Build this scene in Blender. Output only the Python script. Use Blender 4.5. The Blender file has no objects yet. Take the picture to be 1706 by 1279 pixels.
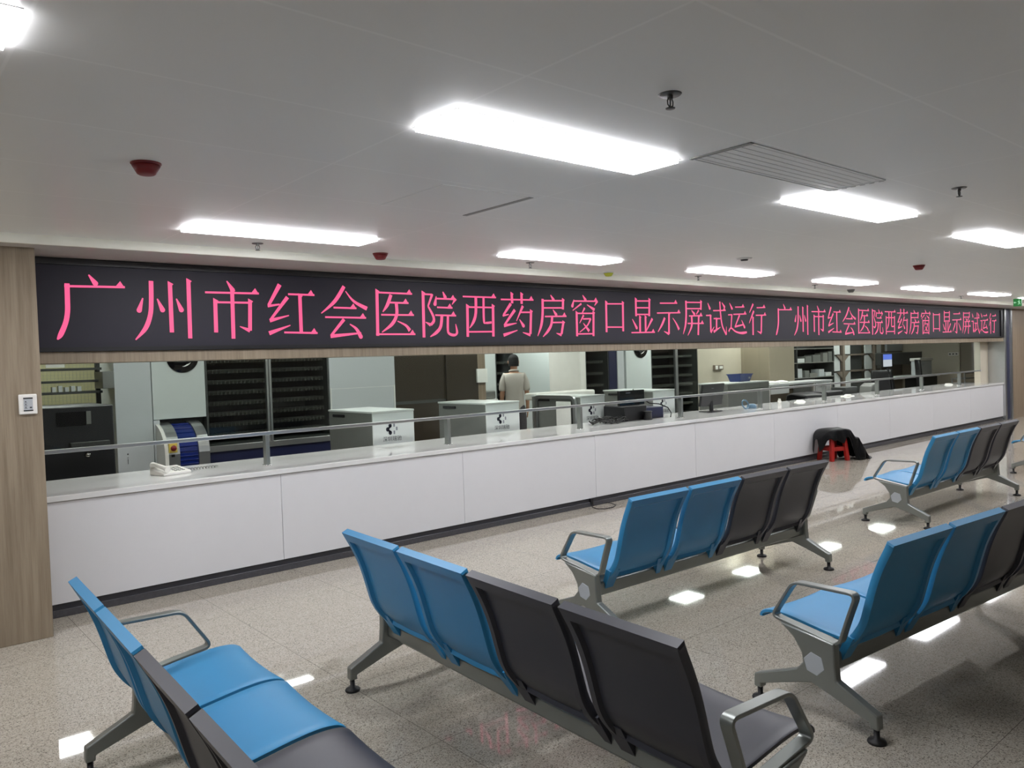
import bpy, bmesh, math, random
from mathutils import Vector, Matrix
random.seed(7)
S = bpy.context.scene
COL = S.collection

# ------------------------------------------------------------------ camera, world, exposure
PHI, PITCH, ROLL = math.radians(49.5343), math.radians(-1.6186), math.radians(-1.911)
cam_data = bpy.data.cameras.new('camera')
cam_data.sensor_fit = 'HORIZONTAL'
cam_data.sensor_width = 36.0
cam_data.lens = 1304.07 / 1706 * 36.0
cam_data.clip_start, cam_data.clip_end = 0.05, 200
cam = bpy.data.objects.new('camera', cam_data)
COL.objects.link(cam)
fw = Vector((math.cos(PITCH) * math.cos(PHI), math.cos(PITCH) * math.sin(PHI), math.sin(PITCH)))
r0 = Vector((math.sin(PHI), -math.cos(PHI), 0))
u0 = r0.cross(fw)
rt = r0 * math.cos(ROLL) + u0 * math.sin(ROLL)
up = u0 * math.cos(ROLL) - r0 * math.sin(ROLL)
cam.matrix_world = Matrix(((rt.x, up.x, -fw.x, -0.9788), (rt.y, up.y, -fw.y, -5.9069), (rt.z, up.z, -fw.z, 1.6), (0, 0, 0, 1)))
S.camera = cam

world = bpy.data.worlds.new('world')
S.world = world
world.use_nodes = True
world.node_tree.nodes['Background'].inputs[0].default_value = (0.9, 0.95, 1, 1)
world.node_tree.nodes['Background'].inputs[1].default_value = 0.02

S.view_settings.view_transform = 'Standard'
S.view_settings.look = 'None'
S.view_settings.exposure = 0.0
S.view_settings.gamma = 1.0
S.view_settings.use_curve_mapping = False

HALL_LIGHT = 28.0        # radiance of the hall's ceiling panels
PHARMACY_LIGHT = 23.0     # radiance of the panels behind the counter
ZC = 2.445               # ceiling height

# ------------------------------------------------------------------ materials
def srgb(r, g, b):
    f = lambda c: (c / 255 / 12.92) if c / 255 <= 0.04045 else ((c / 255 + 0.055) / 1.055) ** 2.4
    return (f(r), f(g), f(b), 1)

def new_mat(name):
    m = bpy.data.materials.new(name)
    m.use_nodes = True
    nt = m.node_tree
    return m, nt, nt.nodes['Principled BSDF'], nt.nodes, nt.links

def mat(name, rgb, rough=0.5, metal=0.0, spec=0.5, vary=0.06, scale=9.0, coat=0.0, bump=0.0):
    """plain surface with a faint procedural unevenness in colour"""
    m, nt, b, N, L = new_mat(name)
    b.inputs['Roughness'].default_value = rough
    b.inputs['Metallic'].default_value = metal
    b.inputs['Specular IOR Level'].default_value = spec
    b.inputs['Coat Weight'].default_value = coat
    tc = N.new('ShaderNodeTexCoord')
    nz = N.new('ShaderNodeTexNoise'); nz.inputs['Scale'].default_value = scale; nz.inputs['Detail'].default_value = 3
    L.new(tc.outputs['Object'], nz.inputs['Vector'])
    ramp = N.new('ShaderNodeMix'); ramp.data_type = 'RGBA'
    c = srgb(*rgb)
    ramp.inputs[6].default_value = tuple(v * (1 - vary) for v in c[:3]) + (1,)
    ramp.inputs[7].default_value = tuple(min(1, v * (1 + vary)) for v in c[:3]) + (1,)
    L.new(nz.outputs['Fac'], ramp.inputs[0])
    L.new(ramp.outputs[2], b.inputs['Base Color'])
    if bump:
        bp = N.new('ShaderNodeBump'); bp.inputs['Strength'].default_value = bump; bp.inputs['Distance'].default_value = 0.002
        n2 = N.new('ShaderNodeTexNoise'); n2.inputs['Scale'].default_value = scale * 25
        L.new(tc.outputs['Object'], n2.inputs['Vector']); L.new(n2.outputs['Fac'], bp.inputs['Height']); L.new(bp.outputs[0], b.inputs['Normal'])
    return m

def emit(name, rgb, strength, linear=False):
    m, nt, b, N, L = new_mat(name)
    b.inputs['Base Color'].default_value = (0.02, 0.02, 0.02, 1)
    b.inputs['Emission Color'].default_value = (rgb + (1,)) if linear else srgb(*rgb)
    b.inputs['Emission Strength'].default_value = strength
    return m

def glass(name, tint, refl=0.9):
    """thin architectural glass: tinted see-through plus fresnel reflection"""
    m, nt, b, N, L = new_mat(name)
    N.remove(b)
    out = [n for n in N if n.type == 'OUTPUT_MATERIAL'][0]
    tr = N.new('ShaderNodeBsdfTransparent'); tr.inputs[0].default_value = tint + (1,)
    gl = N.new('ShaderNodeBsdfGlossy'); gl.inputs['Roughness'].default_value = 0.02
    gl.inputs[0].default_value = (refl, refl, refl, 1)
    fr = N.new('ShaderNodeFresnel'); fr.inputs[0].default_value = 1.35
    mx = N.new('ShaderNodeMixShader')
    ge = N.new('ShaderNodeNewGeometry'); inv = N.new('ShaderNodeMath'); inv.operation = 'SUBTRACT'; inv.inputs[0].default_value = 1.0
    mu = N.new('ShaderNodeMath'); mu.operation = 'MULTIPLY'
    L.new(ge.outputs['Backfacing'], inv.inputs[1]); L.new(inv.outputs[0], mu.inputs[0]); L.new(fr.outputs[0], mu.inputs[1])
    L.new(mu.outputs[0], mx.inputs[0]); L.new(tr.outputs[0], mx.inputs[1]); L.new(gl.outputs[0], mx.inputs[2])
    L.new(mx.outputs[0], out.inputs[0])
    return m

def wood_mat(name, a, bcol, rough=0.45):
    m, nt, b, N, L = new_mat(name)
    tc = N.new('ShaderNodeTexCoord')
    mp = N.new('ShaderNodeMapping'); mp.inputs['Scale'].default_value = (28, 28, 1.1)
    nz = N.new('ShaderNodeTexNoise'); nz.inputs['Scale'].default_value = 1.3; nz.inputs['Detail'].default_value = 6; nz.inputs['Roughness'].default_value = 0.65
    cr = N.new('ShaderNodeValToRGB')
    cr.color_ramp.elements[0].position = 0.34; cr.color_ramp.elements[0].color = srgb(*a)
    cr.color_ramp.elements[1].position = 0.66; cr.color_ramp.elements[1].color = srgb(*bcol)
    L.new(tc.outputs['Object'], mp.inputs[0]); L.new(mp.outputs[0], nz.inputs['Vector'])
    L.new(nz.outputs['Fac'], cr.inputs[0]); L.new(cr.outputs[0], b.inputs['Base Color'])
    b.inputs['Roughness'].default_value = rough
    return m

def floor_mat():
    m, nt, b, N, L = new_mat('polished_speckled_granite')
    tc = N.new('ShaderNodeTexCoord')
    v = N.new('ShaderNodeTexVoronoi'); v.inputs['Scale'].default_value = 230
    L.new(tc.outputs['Object'], v.inputs['Vector'])
    cr = N.new('ShaderNodeValToRGB')
    e = cr.color_ramp.elements
    e[0].position = 0.0; e[0].color = srgb(128, 120, 110)
    e[1].position = 1.0; e[1].color = srgb(194, 188, 175)
    for p, c in ((0.10, (104, 98, 90)), (0.2, (158, 151, 140)), (0.62, (178, 171, 158)), (0.85, (160, 153, 142))):
        x = e.new(p); x.color = srgb(*c)
    sep = N.new('ShaderNodeSeparateColor')
    L.new(v.outputs['Color'], sep.inputs[0]); L.new(sep.outputs[0], cr.inputs[0])
    nz = N.new('ShaderNodeTexNoise'); nz.inputs['Scale'].default_value = 0.8; nz.inputs['Detail'].default_value = 4
    L.new(tc.outputs['Object'], nz.inputs['Vector'])
    mixn = N.new('ShaderNodeMix'); mixn.data_type = 'RGBA'; mixn.blend_type = 'MULTIPLY'; mixn.inputs[0].default_value = 1
    mr = N.new('ShaderNodeMapRange'); mr.inputs[3].default_value = 0.9; mr.inputs[4].default_value = 1.08
    L.new(nz.outputs['Fac'], mr.inputs[0])
    L.new(cr.outputs[0], mixn.inputs[6]); L.new(mr.outputs[0], mixn.inputs[7])
    # tile joints, 0.8 m grid
    br = N.new('ShaderNodeTexBrick'); br.offset = 0.0
    br.inputs['Scale'].default_value = 1.0; br.inputs['Mortar Size'].default_value = 0.0016; br.inputs['Mortar Smooth'].default_value = 0.2
    br.inputs['Brick Width'].default_value = 0.8; br.inputs['Row Height'].default_value = 0.8
    mp = N.new('ShaderNodeMapping'); mp.inputs['Location'].default_value = (-0.09, -0.02, 0)
    L.new(tc.outputs['Object'], mp.inputs[0]); L.new(mp.outputs[0], br.inputs['Vector'])
    j = N.new('ShaderNodeMix'); j.data_type = 'RGBA'; j.inputs[7].default_value = srgb(105, 98, 90)
    L.new(br.outputs['Fac'], j.inputs[0]); L.new(mixn.outputs[2], j.inputs[6])
    L.new(j.outputs[2], b.inputs['Base Color'])
    b.inputs['Roughness'].default_value = 0.035
    b.inputs['Specular IOR Level'].default_value = 0.42
    return m

def ceiling_mat():
    m, nt, b, N, L = new_mat('white_metal_ceiling_panels')
    tc = N.new('ShaderNodeTexCoord')
    br = N.new('ShaderNodeTexBrick'); br.offset = 0.0
    br.inputs['Scale'].default_value = 1.0; br.inputs['Mortar Size'].default_value = 0.007; br.inputs['Mortar Smooth'].default_value = 0.6
    br.inputs['Brick Width'].default_value = 1.213; br.inputs['Row Height'].default_value = 0.6065
    br.inputs['Color1'].default_value = (0.83, 0.83, 0.81, 1); br.inputs['Color2'].default_value = (0.845, 0.845, 0.825, 1)
    br.inputs['Mortar'].default_value = (0.90, 0.90, 0.88, 1)
    mp = N.new('ShaderNodeMapping'); mp.inputs['Location'].default_value = (-0.6, 3.563 + 0.6065 * 10, 0)
    L.new(tc.outputs['Object'], mp.inputs[0]); L.new(mp.outputs[0], br.inputs['Vector'])
    L.new(br.outputs['Color'], b.inputs['Base Color'])
    b.inputs['Roughness'].default_value = 0.36
    b.inputs['Specular IOR Level'].default_value = 0.35
    return m

M = {}
M['floor'] = floor_mat()
M['ceiling'] = ceiling_mat()
M['cream'] = mat('cream_painted_fascia', (254, 252, 238), 0.5)
M['soffit'] = mat('glossy_white_soffit', (228, 224, 220), 0.2)
M['wall_light'] = mat('white_wall_paint', (226, 224, 218), 0.7)
M['wall'] = mat('off_white_wall_paint', (190, 186, 176), 0.7)
M['wall_dim'] = mat('grey_wall_paint', (150, 147, 140), 0.8)
M['beige'] = mat('beige_wall_panel', (196, 188, 170), 0.55)
M['beige_dark'] = mat('dark_and_shaded_beige', (140, 130, 112), 0.55)  # darker beige; on the wall column it carries the turned face's shade
M['yellowish'] = mat('pale_yellow_wall', (156, 152, 116), 0.7)
M['wood'] = wood_mat('light_oak_laminate', (126, 112, 93), (152, 138, 118))
M['wood_dark'] = wood_mat('brown_oak_laminate', (128, 112, 94), (150, 134, 114))
M['brown_glass'] = mat('dark_brown_glazed_panel', (62, 56, 48), 0.16)
M['white_lam'] = mat('white_laminate', (214, 214, 216), 0.38, vary=0.015)
M['worktop'] = mat('white_quartz_worktop', (218, 218, 216), 0.05, vary=0.02, scale=30)
M['plinth'] = mat('charcoal_plinth', (52, 52, 56), 0.35)
M['skirting'] = mat('dark_granite_skirting', (70, 70, 74), 0.18, vary=0.25, scale=60)
M['black'] = mat('black_plastic', (22, 22, 24), 0.4)
M['black_gloss'] = mat('black_gloss', (12, 12, 14), 0.12)
M['screen'] = mat('led_module_face', (44, 42, 52), 0.5, spec=0.3, vary=0.03)
M['bezel'] = mat('black_bezel', (14, 13, 16), 0.35)
M['red_text'] = emit('red_led_light', (1.0, 0.095, 0.27), 1.1, linear=True)
M['blue'] = mat('blue_polyurethane', (46, 131, 178), 0.42, vary=0.03)
M['grey_pu'] = mat('charcoal_polyurethane', (51, 52, 60), 0.42, vary=0.03)
M['alu'] = mat('grey_cast_aluminium', (136, 140, 136), 0.32, metal=0.65, vary=0.04)
M['alu_light'] = mat('pale_grey_plastic_cap', (168, 174, 178), 0.45)
M['steel'] = mat('brushed_steel', (190, 192, 192), 0.28, metal=0.9, vary=0.04)
M['chrome'] = mat('chrome', (225, 225, 225), 0.1, metal=1.0, vary=0.02)
M['rubber'] = mat('black_rubber', (16, 16, 16), 0.55)
M['lamp'] = emit('lit_ceiling_panel', (250, 250, 255), HALL_LIGHT)
M['lamp_in'] = emit('lit_pharmacy_panel', (246, 250, 246), PHARMACY_LIGHT)
M['lamp_frame'] = mat('white_lamp_frame', (225, 225, 225), 0.4)
M['machine'] = mat('pale_grey_powder_coat', (192, 196, 198), 0.3, vary=0.02)
M['machine_green'] = mat('pale_green_white_coat', (202, 208, 206), 0.3, vary=0.02)
M['dark_in'] = mat('dark_cabinet_lining', (62, 64, 62), 0.6)
M['dark_shelf'] = mat('dark_steel_shelf', (128, 128, 122), 0.5)
M['navy'] = mat('navy_panel', (30, 34, 64), 0.35)
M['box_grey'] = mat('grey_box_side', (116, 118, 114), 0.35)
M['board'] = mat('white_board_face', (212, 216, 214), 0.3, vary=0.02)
M['glass'] = glass('greenish_window_glass', (0.92, 0.945, 0.932))
M['smoked'] = glass('smoked_cabinet_glass', (0.84, 0.86, 0.85))
M['red_plastic'] = mat('red_plastic', (160, 30, 24), 0.35)
M['maroon'] = mat('maroon_detector_cover', (120, 24, 28), 0.45)
M['bag'] = mat('black_bin_bag_film', (6, 6, 7), 0.4, spec=0.22)
M['basket'] = mat('blue_basket_plastic', (24, 46, 104), 0.4)
M['paper'] = mat('white_paper', (232, 232, 226), 0.7)
M['card'] = mat('brown_cardboard', (122, 110, 98), 0.8)
M['skin'] = mat('skin', (186, 140, 112), 0.5, vary=0.04)
M['hair'] = mat('black_hair', (9, 8, 8), 0.85, vary=0.3, scale=60)
M['shirt'] = mat('pale_grey_beige_shirt', (186, 180, 172), 0.85, vary=0.05)
M['trousers'] = mat('dark_grey_trousers', (72, 70, 74), 0.85)
M['shoe'] = mat('black_shoe', (22, 22, 22), 0.4)
M['white_pl'] = mat('white_plastic', (228, 226, 220), 0.35)
M['blue_drum'] = mat('blue_roller_slats', (20, 38, 110), 0.25)
M['navy_text'] = mat('dark_navy_print', (18, 18, 40), 0.5)
M['grey_text'] = mat('grey_print', (128, 130, 138), 0.5)
M['yellow'] = mat('yellow_label', (222, 196, 92), 0.5)
M['green_sign'] = emit('green_exit_sign', (20, 120, 50), 0.8)
M['white_sign'] = emit('white_exit_pictogram', (190, 255, 205), 0.8)
M['screen_white'] = emit('white_monitor_area', (232, 236, 245), 0.8)
M['steel_dark'] = mat('dull_dark_steel', (96, 96, 94), 0.4, metal=0.7)
M['screen_lit'] = emit('lit_monitor_screen', (110, 140, 250), 0.9)
M['lcd'] = mat('pale_lcd', (176, 180, 184), 0.3)
M['tape_blue'] = mat('pale_blue_tape', (96, 128, 150), 0.4)
M['yellow_cover'] = mat('yellow_detector_cap', (190, 196, 60), 0.5)

# ------------------------------------------------------------------ mesh helpers
class MB:
    """collects shapes; build() links them as ONE mesh object"""
    def __init__(s): s.v = []; s.f = []; s.smooth = set()
    def add(s, vs, fs, smooth=False):
        n = len(s.v); s.v += [tuple(p) for p in vs]
        for f in fs:
            if smooth: s.smooth.add(len(s.f))
            s.f.append([n + i for i in f])
        return s
    def box(s, x0, x1, y0, y1, z0, z1):
        return s.add([(x0, y0, z0), (x1, y0, z0), (x1, y1, z0), (x0, y1, z0), (x0, y0, z1), (x1, y0, z1), (x1, y1, z1), (x0, y1, z1)],
                     [(0, 3, 2, 1), (4, 5, 6, 7), (0, 1, 5, 4), (1, 2, 6, 5), (2, 3, 7, 6), (3, 0, 4, 7)])
    def obox(s, c, rz, sx, sy, z0, z1, taper=1.0):
        ca, sa = math.cos(rz), math.sin(rz)
        vs = []
        for z, k in ((z0, 1.0), (z1, taper)):
            for a, b in ((-1, -1), (1, -1), (1, 1), (-1, 1)):
                x, y = a * sx / 2 * k, b * sy / 2 * k
                vs.append((c[0] + ca * x - sa * y, c[1] + sa * x + ca * y, z))
        return s.add(vs, [(0, 3, 2, 1), (4, 5, 6, 7), (0, 1, 5, 4), (1, 2, 6, 5), (2, 3, 7, 6), (3, 0, 4, 7)])
    def prism(s, poly, axis, a0, a1):
        """extrude a polygon (two coords) along the given axis 'x','y','z'"""
        def P(p, a):
            return {'x': (a, p[0], p[1]), 'y': (p[0], a, p[1]), 'z': (p[0], p[1], a)}[axis]
        n = len(poly)
        vs = [P(p, a0) for p in poly] + [P(p, a1) for p in poly]
        fs = [tuple(range(n))[::-1], tuple(range(n, 2 * n))] + [(i, (i + 1) % n, n + (i + 1) % n, n + i) for i in range(n)]
        return s.add(vs, fs)
    def tube(s, pts, r, seg=8, closed=False, cap=True):
        pts = [Vector(p) for p in pts]; n = len(pts); rings = []
        rr = r if isinstance(r, (list, tuple)) else [r] * n
        prev = None
        for i, p in enumerate(pts):
            if closed: t = pts[(i + 1) % n] - pts[i - 1]
            else: t = pts[min(i + 1, n - 1)] - pts[max(i - 1, 0)]
            t.normalize()
            if prev is None:
                a = Vector((0, 0, 1)) if abs(t.z) < 0.9 else Vector((1, 0, 0))
                u = t.cross(a).normalized()
            else:
                u = (prev - t * prev.dot(t)).normalized()
            prev = u; w = t.cross(u)
            rings.append([p + (u * math.cos(2 * math.pi * k / seg) + w * math.sin(2 * math.pi * k / seg)) * rr[i] for k in range(seg)])
        vs = [q for R in rings for q in R]; fs = []
        for i in range(n if closed else n - 1):
            j = (i + 1) % n
            for k in range(seg):
                fs.append((i * seg + k, i * seg + (k + 1) % seg, j * seg + (k + 1) % seg, j * seg + k))
        s.add(vs, fs, True)
        if cap and not closed:
            s.add(rings[0], [tuple(range(seg))[::-1]]); s.add(rings[-1], [tuple(range(seg))])
        return s
    def lathe(s, prof, c=(0, 0, 0), seg=20, axis='z', smooth=True):
        """profile of (radius, height) about a vertical (or y / x) axis"""
        vs = []; n = len(prof)
        for r, h in prof:
            for k in range(seg):
                a = 2 * math.pi * k / seg
                p = (r * math.cos(a), r * math.sin(a), h)
                if axis == 'y': p = (p[0], p[2], p[1])
                if axis == 'x': p = (p[2], p[0], p[1])
                vs.append((c[0] + p[0], c[1] + p[1], c[2] + p[2]))
        fs = [(i * seg + k, i * seg + (k + 1) % seg, (i + 1) * seg + (k + 1) % seg, (i + 1) * seg + k) for i in range(n - 1) for k in range(seg)]
        s.add(vs, fs, smooth)
        s.add(vs[:seg], [tuple(range(seg))[::-1]]); s.add(vs[-seg:], [tuple(range(seg))])
        return s
    def bar(s, path, width, thick, closed=True, x=0.0):
        """flat bar swept along a path in the y-z plane; width is along x"""
        n = len(path); P = [Vector((0, a, b)) for a, b in path]; vs = []; fs = []
        for i in range(n):
            t = (P[(i + 1) % n] - P[i - 1]) if closed else (P[min(i + 1, n - 1)] - P[max(i - 1, 0)])
            t.normalize(); nn = Vector((0, -t.z, t.y)) * (thick / 2)
            for sx, sn in ((-1, -1), (1, -1), (1, 1), (-1, 1)):
                q = P[i] + nn * sn; vs.append((x + sx * width / 2, q.y, q.z))
        for i in range(n if closed else n - 1):
            j = (i + 1) % n
            for k in range(4): fs.append((i * 4 + k, i * 4 + (k + 1) % 4, j * 4 + (k + 1) % 4, j * 4 + k))
        if not closed: fs += [(0, 1, 2, 3), (n * 4 - 4, n * 4 - 3, n * 4 - 2, n * 4 - 1)]
        return s.add(vs, fs)
    def build(s, name, m, parent=None, bevel=0.0, loc=None, seg=2, crease=0):
        me = bpy.data.meshes.new(name)
        me.from_pydata(s.v, [], s.f); me.update()
        bm = bmesh.new(); bm.from_mesh(me)
        bmesh.ops.recalc_face_normals(bm, faces=bm.faces[:]); bm.to_mesh(me); bm.free()
        for i in s.smooth: me.polygons[i].use_smooth = True
        if crease: me.set_sharp_from_angle(angle=math.radians(crease))
        me.materials.append(m)
        o = bpy.data.objects.new(name, me); COL.objects.link(o)
        if loc: o.location = loc
        if parent: o.parent = parent
        if bevel:
            b = o.modifiers.new('bevel', 'BEVEL'); b.width = bevel; b.segments = seg; b.limit_method = 'ANGLE'; b.angle_limit = math.radians(40)
            for p in me.polygons: p.use_smooth = True
            b.harden_normals = False
            try:
                me.set_sharp_from_angle(angle=math.radians(35))
            except Exception: pass
        return o

def tag(o, label, cat, group=None):
    o['label'] = label; o['category'] = cat
    if group: o['group'] = group
    return o

def thing(name, label, cat, loc=(0, 0, 0), rz=0.0, group=None):
    o = bpy.data.objects.new(name, None); o.empty_display_size = 0.1
    COL.objects.link(o); o.location = loc; o.rotation_euler = (0, 0, rz)
    return tag(o, label, cat, group)

def struct(o):
    o['kind'] = 'structure'; return o

def copy_tree(o, parent=None):
    c = o.copy(); COL.objects.link(c)
    if parent: c.parent = parent
    for ch in list(o.children): copy_tree(ch, c)
    return c

def box(name, m, x0, x1, y0, y1, z0, z1, parent=None, bevel=0.0):
    return MB().box(x0, x1, y0, y1, z0, z1).build(name, m, parent, bevel)

def rounded(path, r, n=5, closed=True):
    """round the corners of a 2-D path"""
    out = []; N_ = len(path)
    for i in range(N_):
        p = Vector(path[i])
        if not closed and i in (0, N_ - 1): out.append(tuple(p)); continue
        a = Vector(path[i - 1]) - p; b = Vector(path[(i + 1) % N_]) - p
        d = min(r, a.length * 0.45, b.length * 0.45)
        s0 = p + a.normalized() * d; s1 = p + b.normalized() * d
        for k in range(n + 1):
            t = k / n
            out.append(tuple(s0 * (1 - t) ** 2 + p * 2 * t * (1 - t) + s1 * t ** 2))
    return out

def wpart(mb, name, m, root, bevel=0.0):
    """part given in world coordinates, parented to an unrotated Empty"""
    o = mb.build(name, m, root, bevel)
    o.matrix_parent_inverse = Matrix.Translation(-root.location)
    return o

# ------------------------------------------------------------------ the setting
X_END = 17.9
HX0, HX1, HY0 = -4.5, 26.0, -11.0
struct(box('floor', M['floor'], HX0, HX1, HY0, 7.0, -0.08, 0.0))
struct(box('ceiling', M['ceiling'], HX0, HX1, HY0, -0.545, ZC, ZC + 0.06))
struct(box('ceiling_pharmacy', M['wall_light'], HX0, HX1, 0.28, 7.0, ZC, ZC + 0.06))
struct(box('wall_left', M['wall_light'], HX0 - 0.1, HX0, HY0, 7.0, 0, ZC + 0.06))
struct(box('wall_right', M['wall_dim'], HX1, HX1 + 0.1, HY0, 7.0, 0, ZC + 0.06))
struct(box('wall_back', M['wall_light'], HX0, HX1, HY0 - 0.1, HY0, 0, ZC + 0.06))
struct(box('wall_pharmacy_back', M['yellowish'], HX0, HX1, 6.9, 7.0, 0, ZC))
# bulkhead above the window: cream drop, glossy soffit, oak lintel
struct(box('trim_1', M['cream'], HX0, HX1, -0.565, -0.545, 2.39, ZC + 0.02))
struct(box('trim_2', M['soffit'], HX0, HX1, -0.545, 0.12, 2.39, 2.40))
struct(box('wall_bulkhead', M['wall_dim'], 0.0, X_END, 0.13, 0.28, 1.70, ZC + 0.06))
struct(MB().box(0.0, X_END, 0.0, 0.36, 1.689, 1.766).build('trim_3', M['wood'], bevel=0.002))
# oak pier left, oak wall right with its metal trims and the shaded recess between them
struct(MB().box(HX0, -0.06, -0.392, 0.9, 0, 2.392).build('wall_front_left', M['wood'], bevel=0.003))
struct(MB().box(18.36, HX1, -0.03, 0.4, 0, 2.392).build('wall_front_right', M['wood_dark']))
struct(MB().box(17.9, 18.0, -0.03, 0.3, 0, 2.392).build('trim_4', M['steel'], bevel=0.002))
struct(MB().box(18.0, 18.27, 0.0, 0.3, 0, 2.392).build('trim_recess_shade', M['navy']))  # shade in the recess between the steel strips, put into a navy colour
struct(MB().box(18.27, 18.36, -0.035, 0.3, 0, 2.392).build('trim_6', M['steel'], bevel=0.002))
struct(MB().box(17.45, 17.9, 0.30, 0.42, 0.0, 2.392).build('wall_jamb_right', M['beige']))
# pharmacy right end: wall with a door
struct(MB().box(20.0, 20.12, 1.62, 7.0, 0, ZC).build('wall_pharmacy_right', M['beige']))
struct(MB().box(20.06, 20.12, 0.42, 1.62, 0, ZC).build('wall_pharmacy_end', M['beige_dark']))
d1 = struct(MB().box(20.03, 20.06, 0.92, 1.56, 0, 2.1).build('door_1', M['beige_dark'], bevel=0.003))
MB().lathe([(0.0, 0), (0.02, 0), (0.02, 0.05), (0.03, 0.05), (0.03, 0.075), (0, 0.075)], (19.955, 1.0, 1.05), 12, 'x').build('door_handle', M['steel'], d1)

# ------------------------------------------------------------------ ceiling lights
def ceiling_light(x, y, label, group, lm, z=ZC, w=1.18, d=.25):
    t = thing('ceiling_light', label, 'light', (x + 0.59, y + 0.125, z), group=group)
    f = MB()
    for a in ((-.007, w + .007, -.007, -.001), (-.007, w + .007, d + .001, d + .007), (-.007, -.001, 0, d), (w + .001, w + .007, 0, d)):
        f.box(x + a[0], x + a[1], y + a[2], y + a[3], z - 0.002, z)
    wpart(f, 'frame', M['lamp_frame'], t)
    wpart(MB().box(x, x + w, y, y + d, z - 0.015, z - 0.001), 'diffuser', lm, t)
    return t
ORD = ['first', 'second', 'third', 'fourth', 'fifth', 'sixth', 'seventh', 'eighth', 'ninth']
for i in range(-1, 9):
    x = 0.572 + 2.426 * i
    lab = ('long ceiling light near the LED sign, %s from the left in that row' % ORD[i]) if i >= 0 else 'ceiling light in the row by the LED sign, beyond the oak pier'
    ceiling_light(x, -1.380, lab, 'lit panels in the row by the LED sign', M['lamp'])
row2 = {-1: 'glaring ceiling light cut off at the top left corner', 0: 'largest rectangular ceiling light, right overhead in the middle',
        1: 'bright ceiling light just past the slatted air vent', 2: 'ceiling light at the right edge behind the second sprinkler'}
for i in range(-1, 9):  # last panels lie out of frame, added to brighten the far right wall
    x = 0.6086 + 2.424 * i
    lab = row2.get(i, 'unseen ceiling light further right in the row over the benches, %s past the air vent' % ORD[i - 1])
    ceiling_light(x, -3.813, lab, 'lit panels in the row over the benches', M['lamp'])
for i in range(8):  # unseen row added to light the machine fronts behind the counter
    ceiling_light(0.55 + 2.1 * i, 1.15, 'added unseen fill panel above the staff side of the counter, %s from the left' % ORD[i], 'lit panels inside the pharmacy', M['lamp_in'])
for i, (x, y, w, d) in enumerate(((.48, 3.44, .48, .62), (3.05, 3.5, .45, .62), (6.4, 3.3, .6, .6), (8.6, 3.5, .6, .6), (9.35, 2.0, .5, .34), (11.4, 2.15, .5, .34), (14.05, 2.0, .55, .34), (16.4, 1.95, .6, .4))):
    ceiling_light(x, y, 'square lit panel over the back of the pharmacy, %s from the left' % ORD[i], 'lit panels inside the pharmacy', M['lamp_in'], w=w, d=d)

# ------------------------------------------------------------------ ceiling fittings
def sprinkler(x, y, label):
    t = thing('fire_sprinkler', label, 'sprinkler', (x, y, ZC), group='ceiling sprinklers')
    wpart(MB().lathe([(0.0, -.004), (0.034, -.004), (0.038, 0), (0, 0)], (x, y, ZC), 24), 'escutcheon', M['steel_dark'], t)
    b = MB().lathe([(0.009, -.014), (0.010, 0)], (x, y, ZC - 0.002), 12)
    for s in (-1, 1):
        b.tube([(x + s * .008, y, ZC - .013), (x + s * .014, y, ZC - .022), (x + s * .013, y, ZC - .034), (x + s * .003, y, ZC - .042)], .0024, 6)
    b.lathe([(.0025, -.040), (.0025, -.013)], (x, y, ZC), 8)
    wpart(b, 'frame_arms', M['steel_dark'], t)
    wpart(MB().lathe([(0, -.047), (0.015, -.047), (0.016, -.0445), (0, -.041)], (x, y, ZC), 16), 'deflector', M['steel_dark'], t)
sprinkler(1.087, -4.318, 'nearest ceiling sprinkler, right of the largest ceiling light')
sprinkler(3.577, -4.284, 'ceiling sprinkler at the far right, above the rightmost lights')
sprinkler(1.157, -0.84, 'sprinkler by the cream fascia over the left half of the LED sign')
sprinkler(3.543, -0.90, 'sprinkler by the cream fascia below the second long light')
sprinkler(5.98, -0.86, 'sprinkler by the cream fascia just left of the third long light')
sprinkler(8.42, -0.86, 'small distant sprinkler by the fascia under the fourth long light')
sprinkler(13.2, -0.86, 'tiny farthest sprinkler by the fascia near the green exit sign')

def detector(x, y, label, m, s=1.0):
    t = thing('smoke_detector', label, 'smoke detector', (x, y, ZC), group='ceiling smoke detectors')
    wpart(MB().lathe([(0.0, -.01), (0.052 * s, -.01), (0.058 * s, -.004), (0.058 * s, 0), (0, 0)], (x, y, ZC), 24), 'base_ring', M['lamp_frame'] if m is M['yellow_cover'] else m, t)
    wpart(MB().lathe([(0, -.046 * s), (0.030 * s, -.046 * s), (0.036 * s, -.042 * s), (0.054 * s, -.011), (0, -.01)], (x, y, ZC), 24), 'dust_cover', m, t)
detector(-0.018, -2.563, 'maroon capped smoke detector, nearest one at upper left', M['maroon'])
detector(2.123, -0.80, 'small maroon smoke detector at the right end of the first long light', M['maroon'])
detector(7.416, -2.527, 'dark maroon smoke detector far off, above the right part of the sign', M['maroon'])
detector(4.75, -0.70, 'yellow capped detector by the fascia over the middle of the sign', M['yellow_cover'], .9)
detector(9.7, -0.70, 'grey detector by the fascia, below the fourth long light', M['box_grey'], .9)

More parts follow.
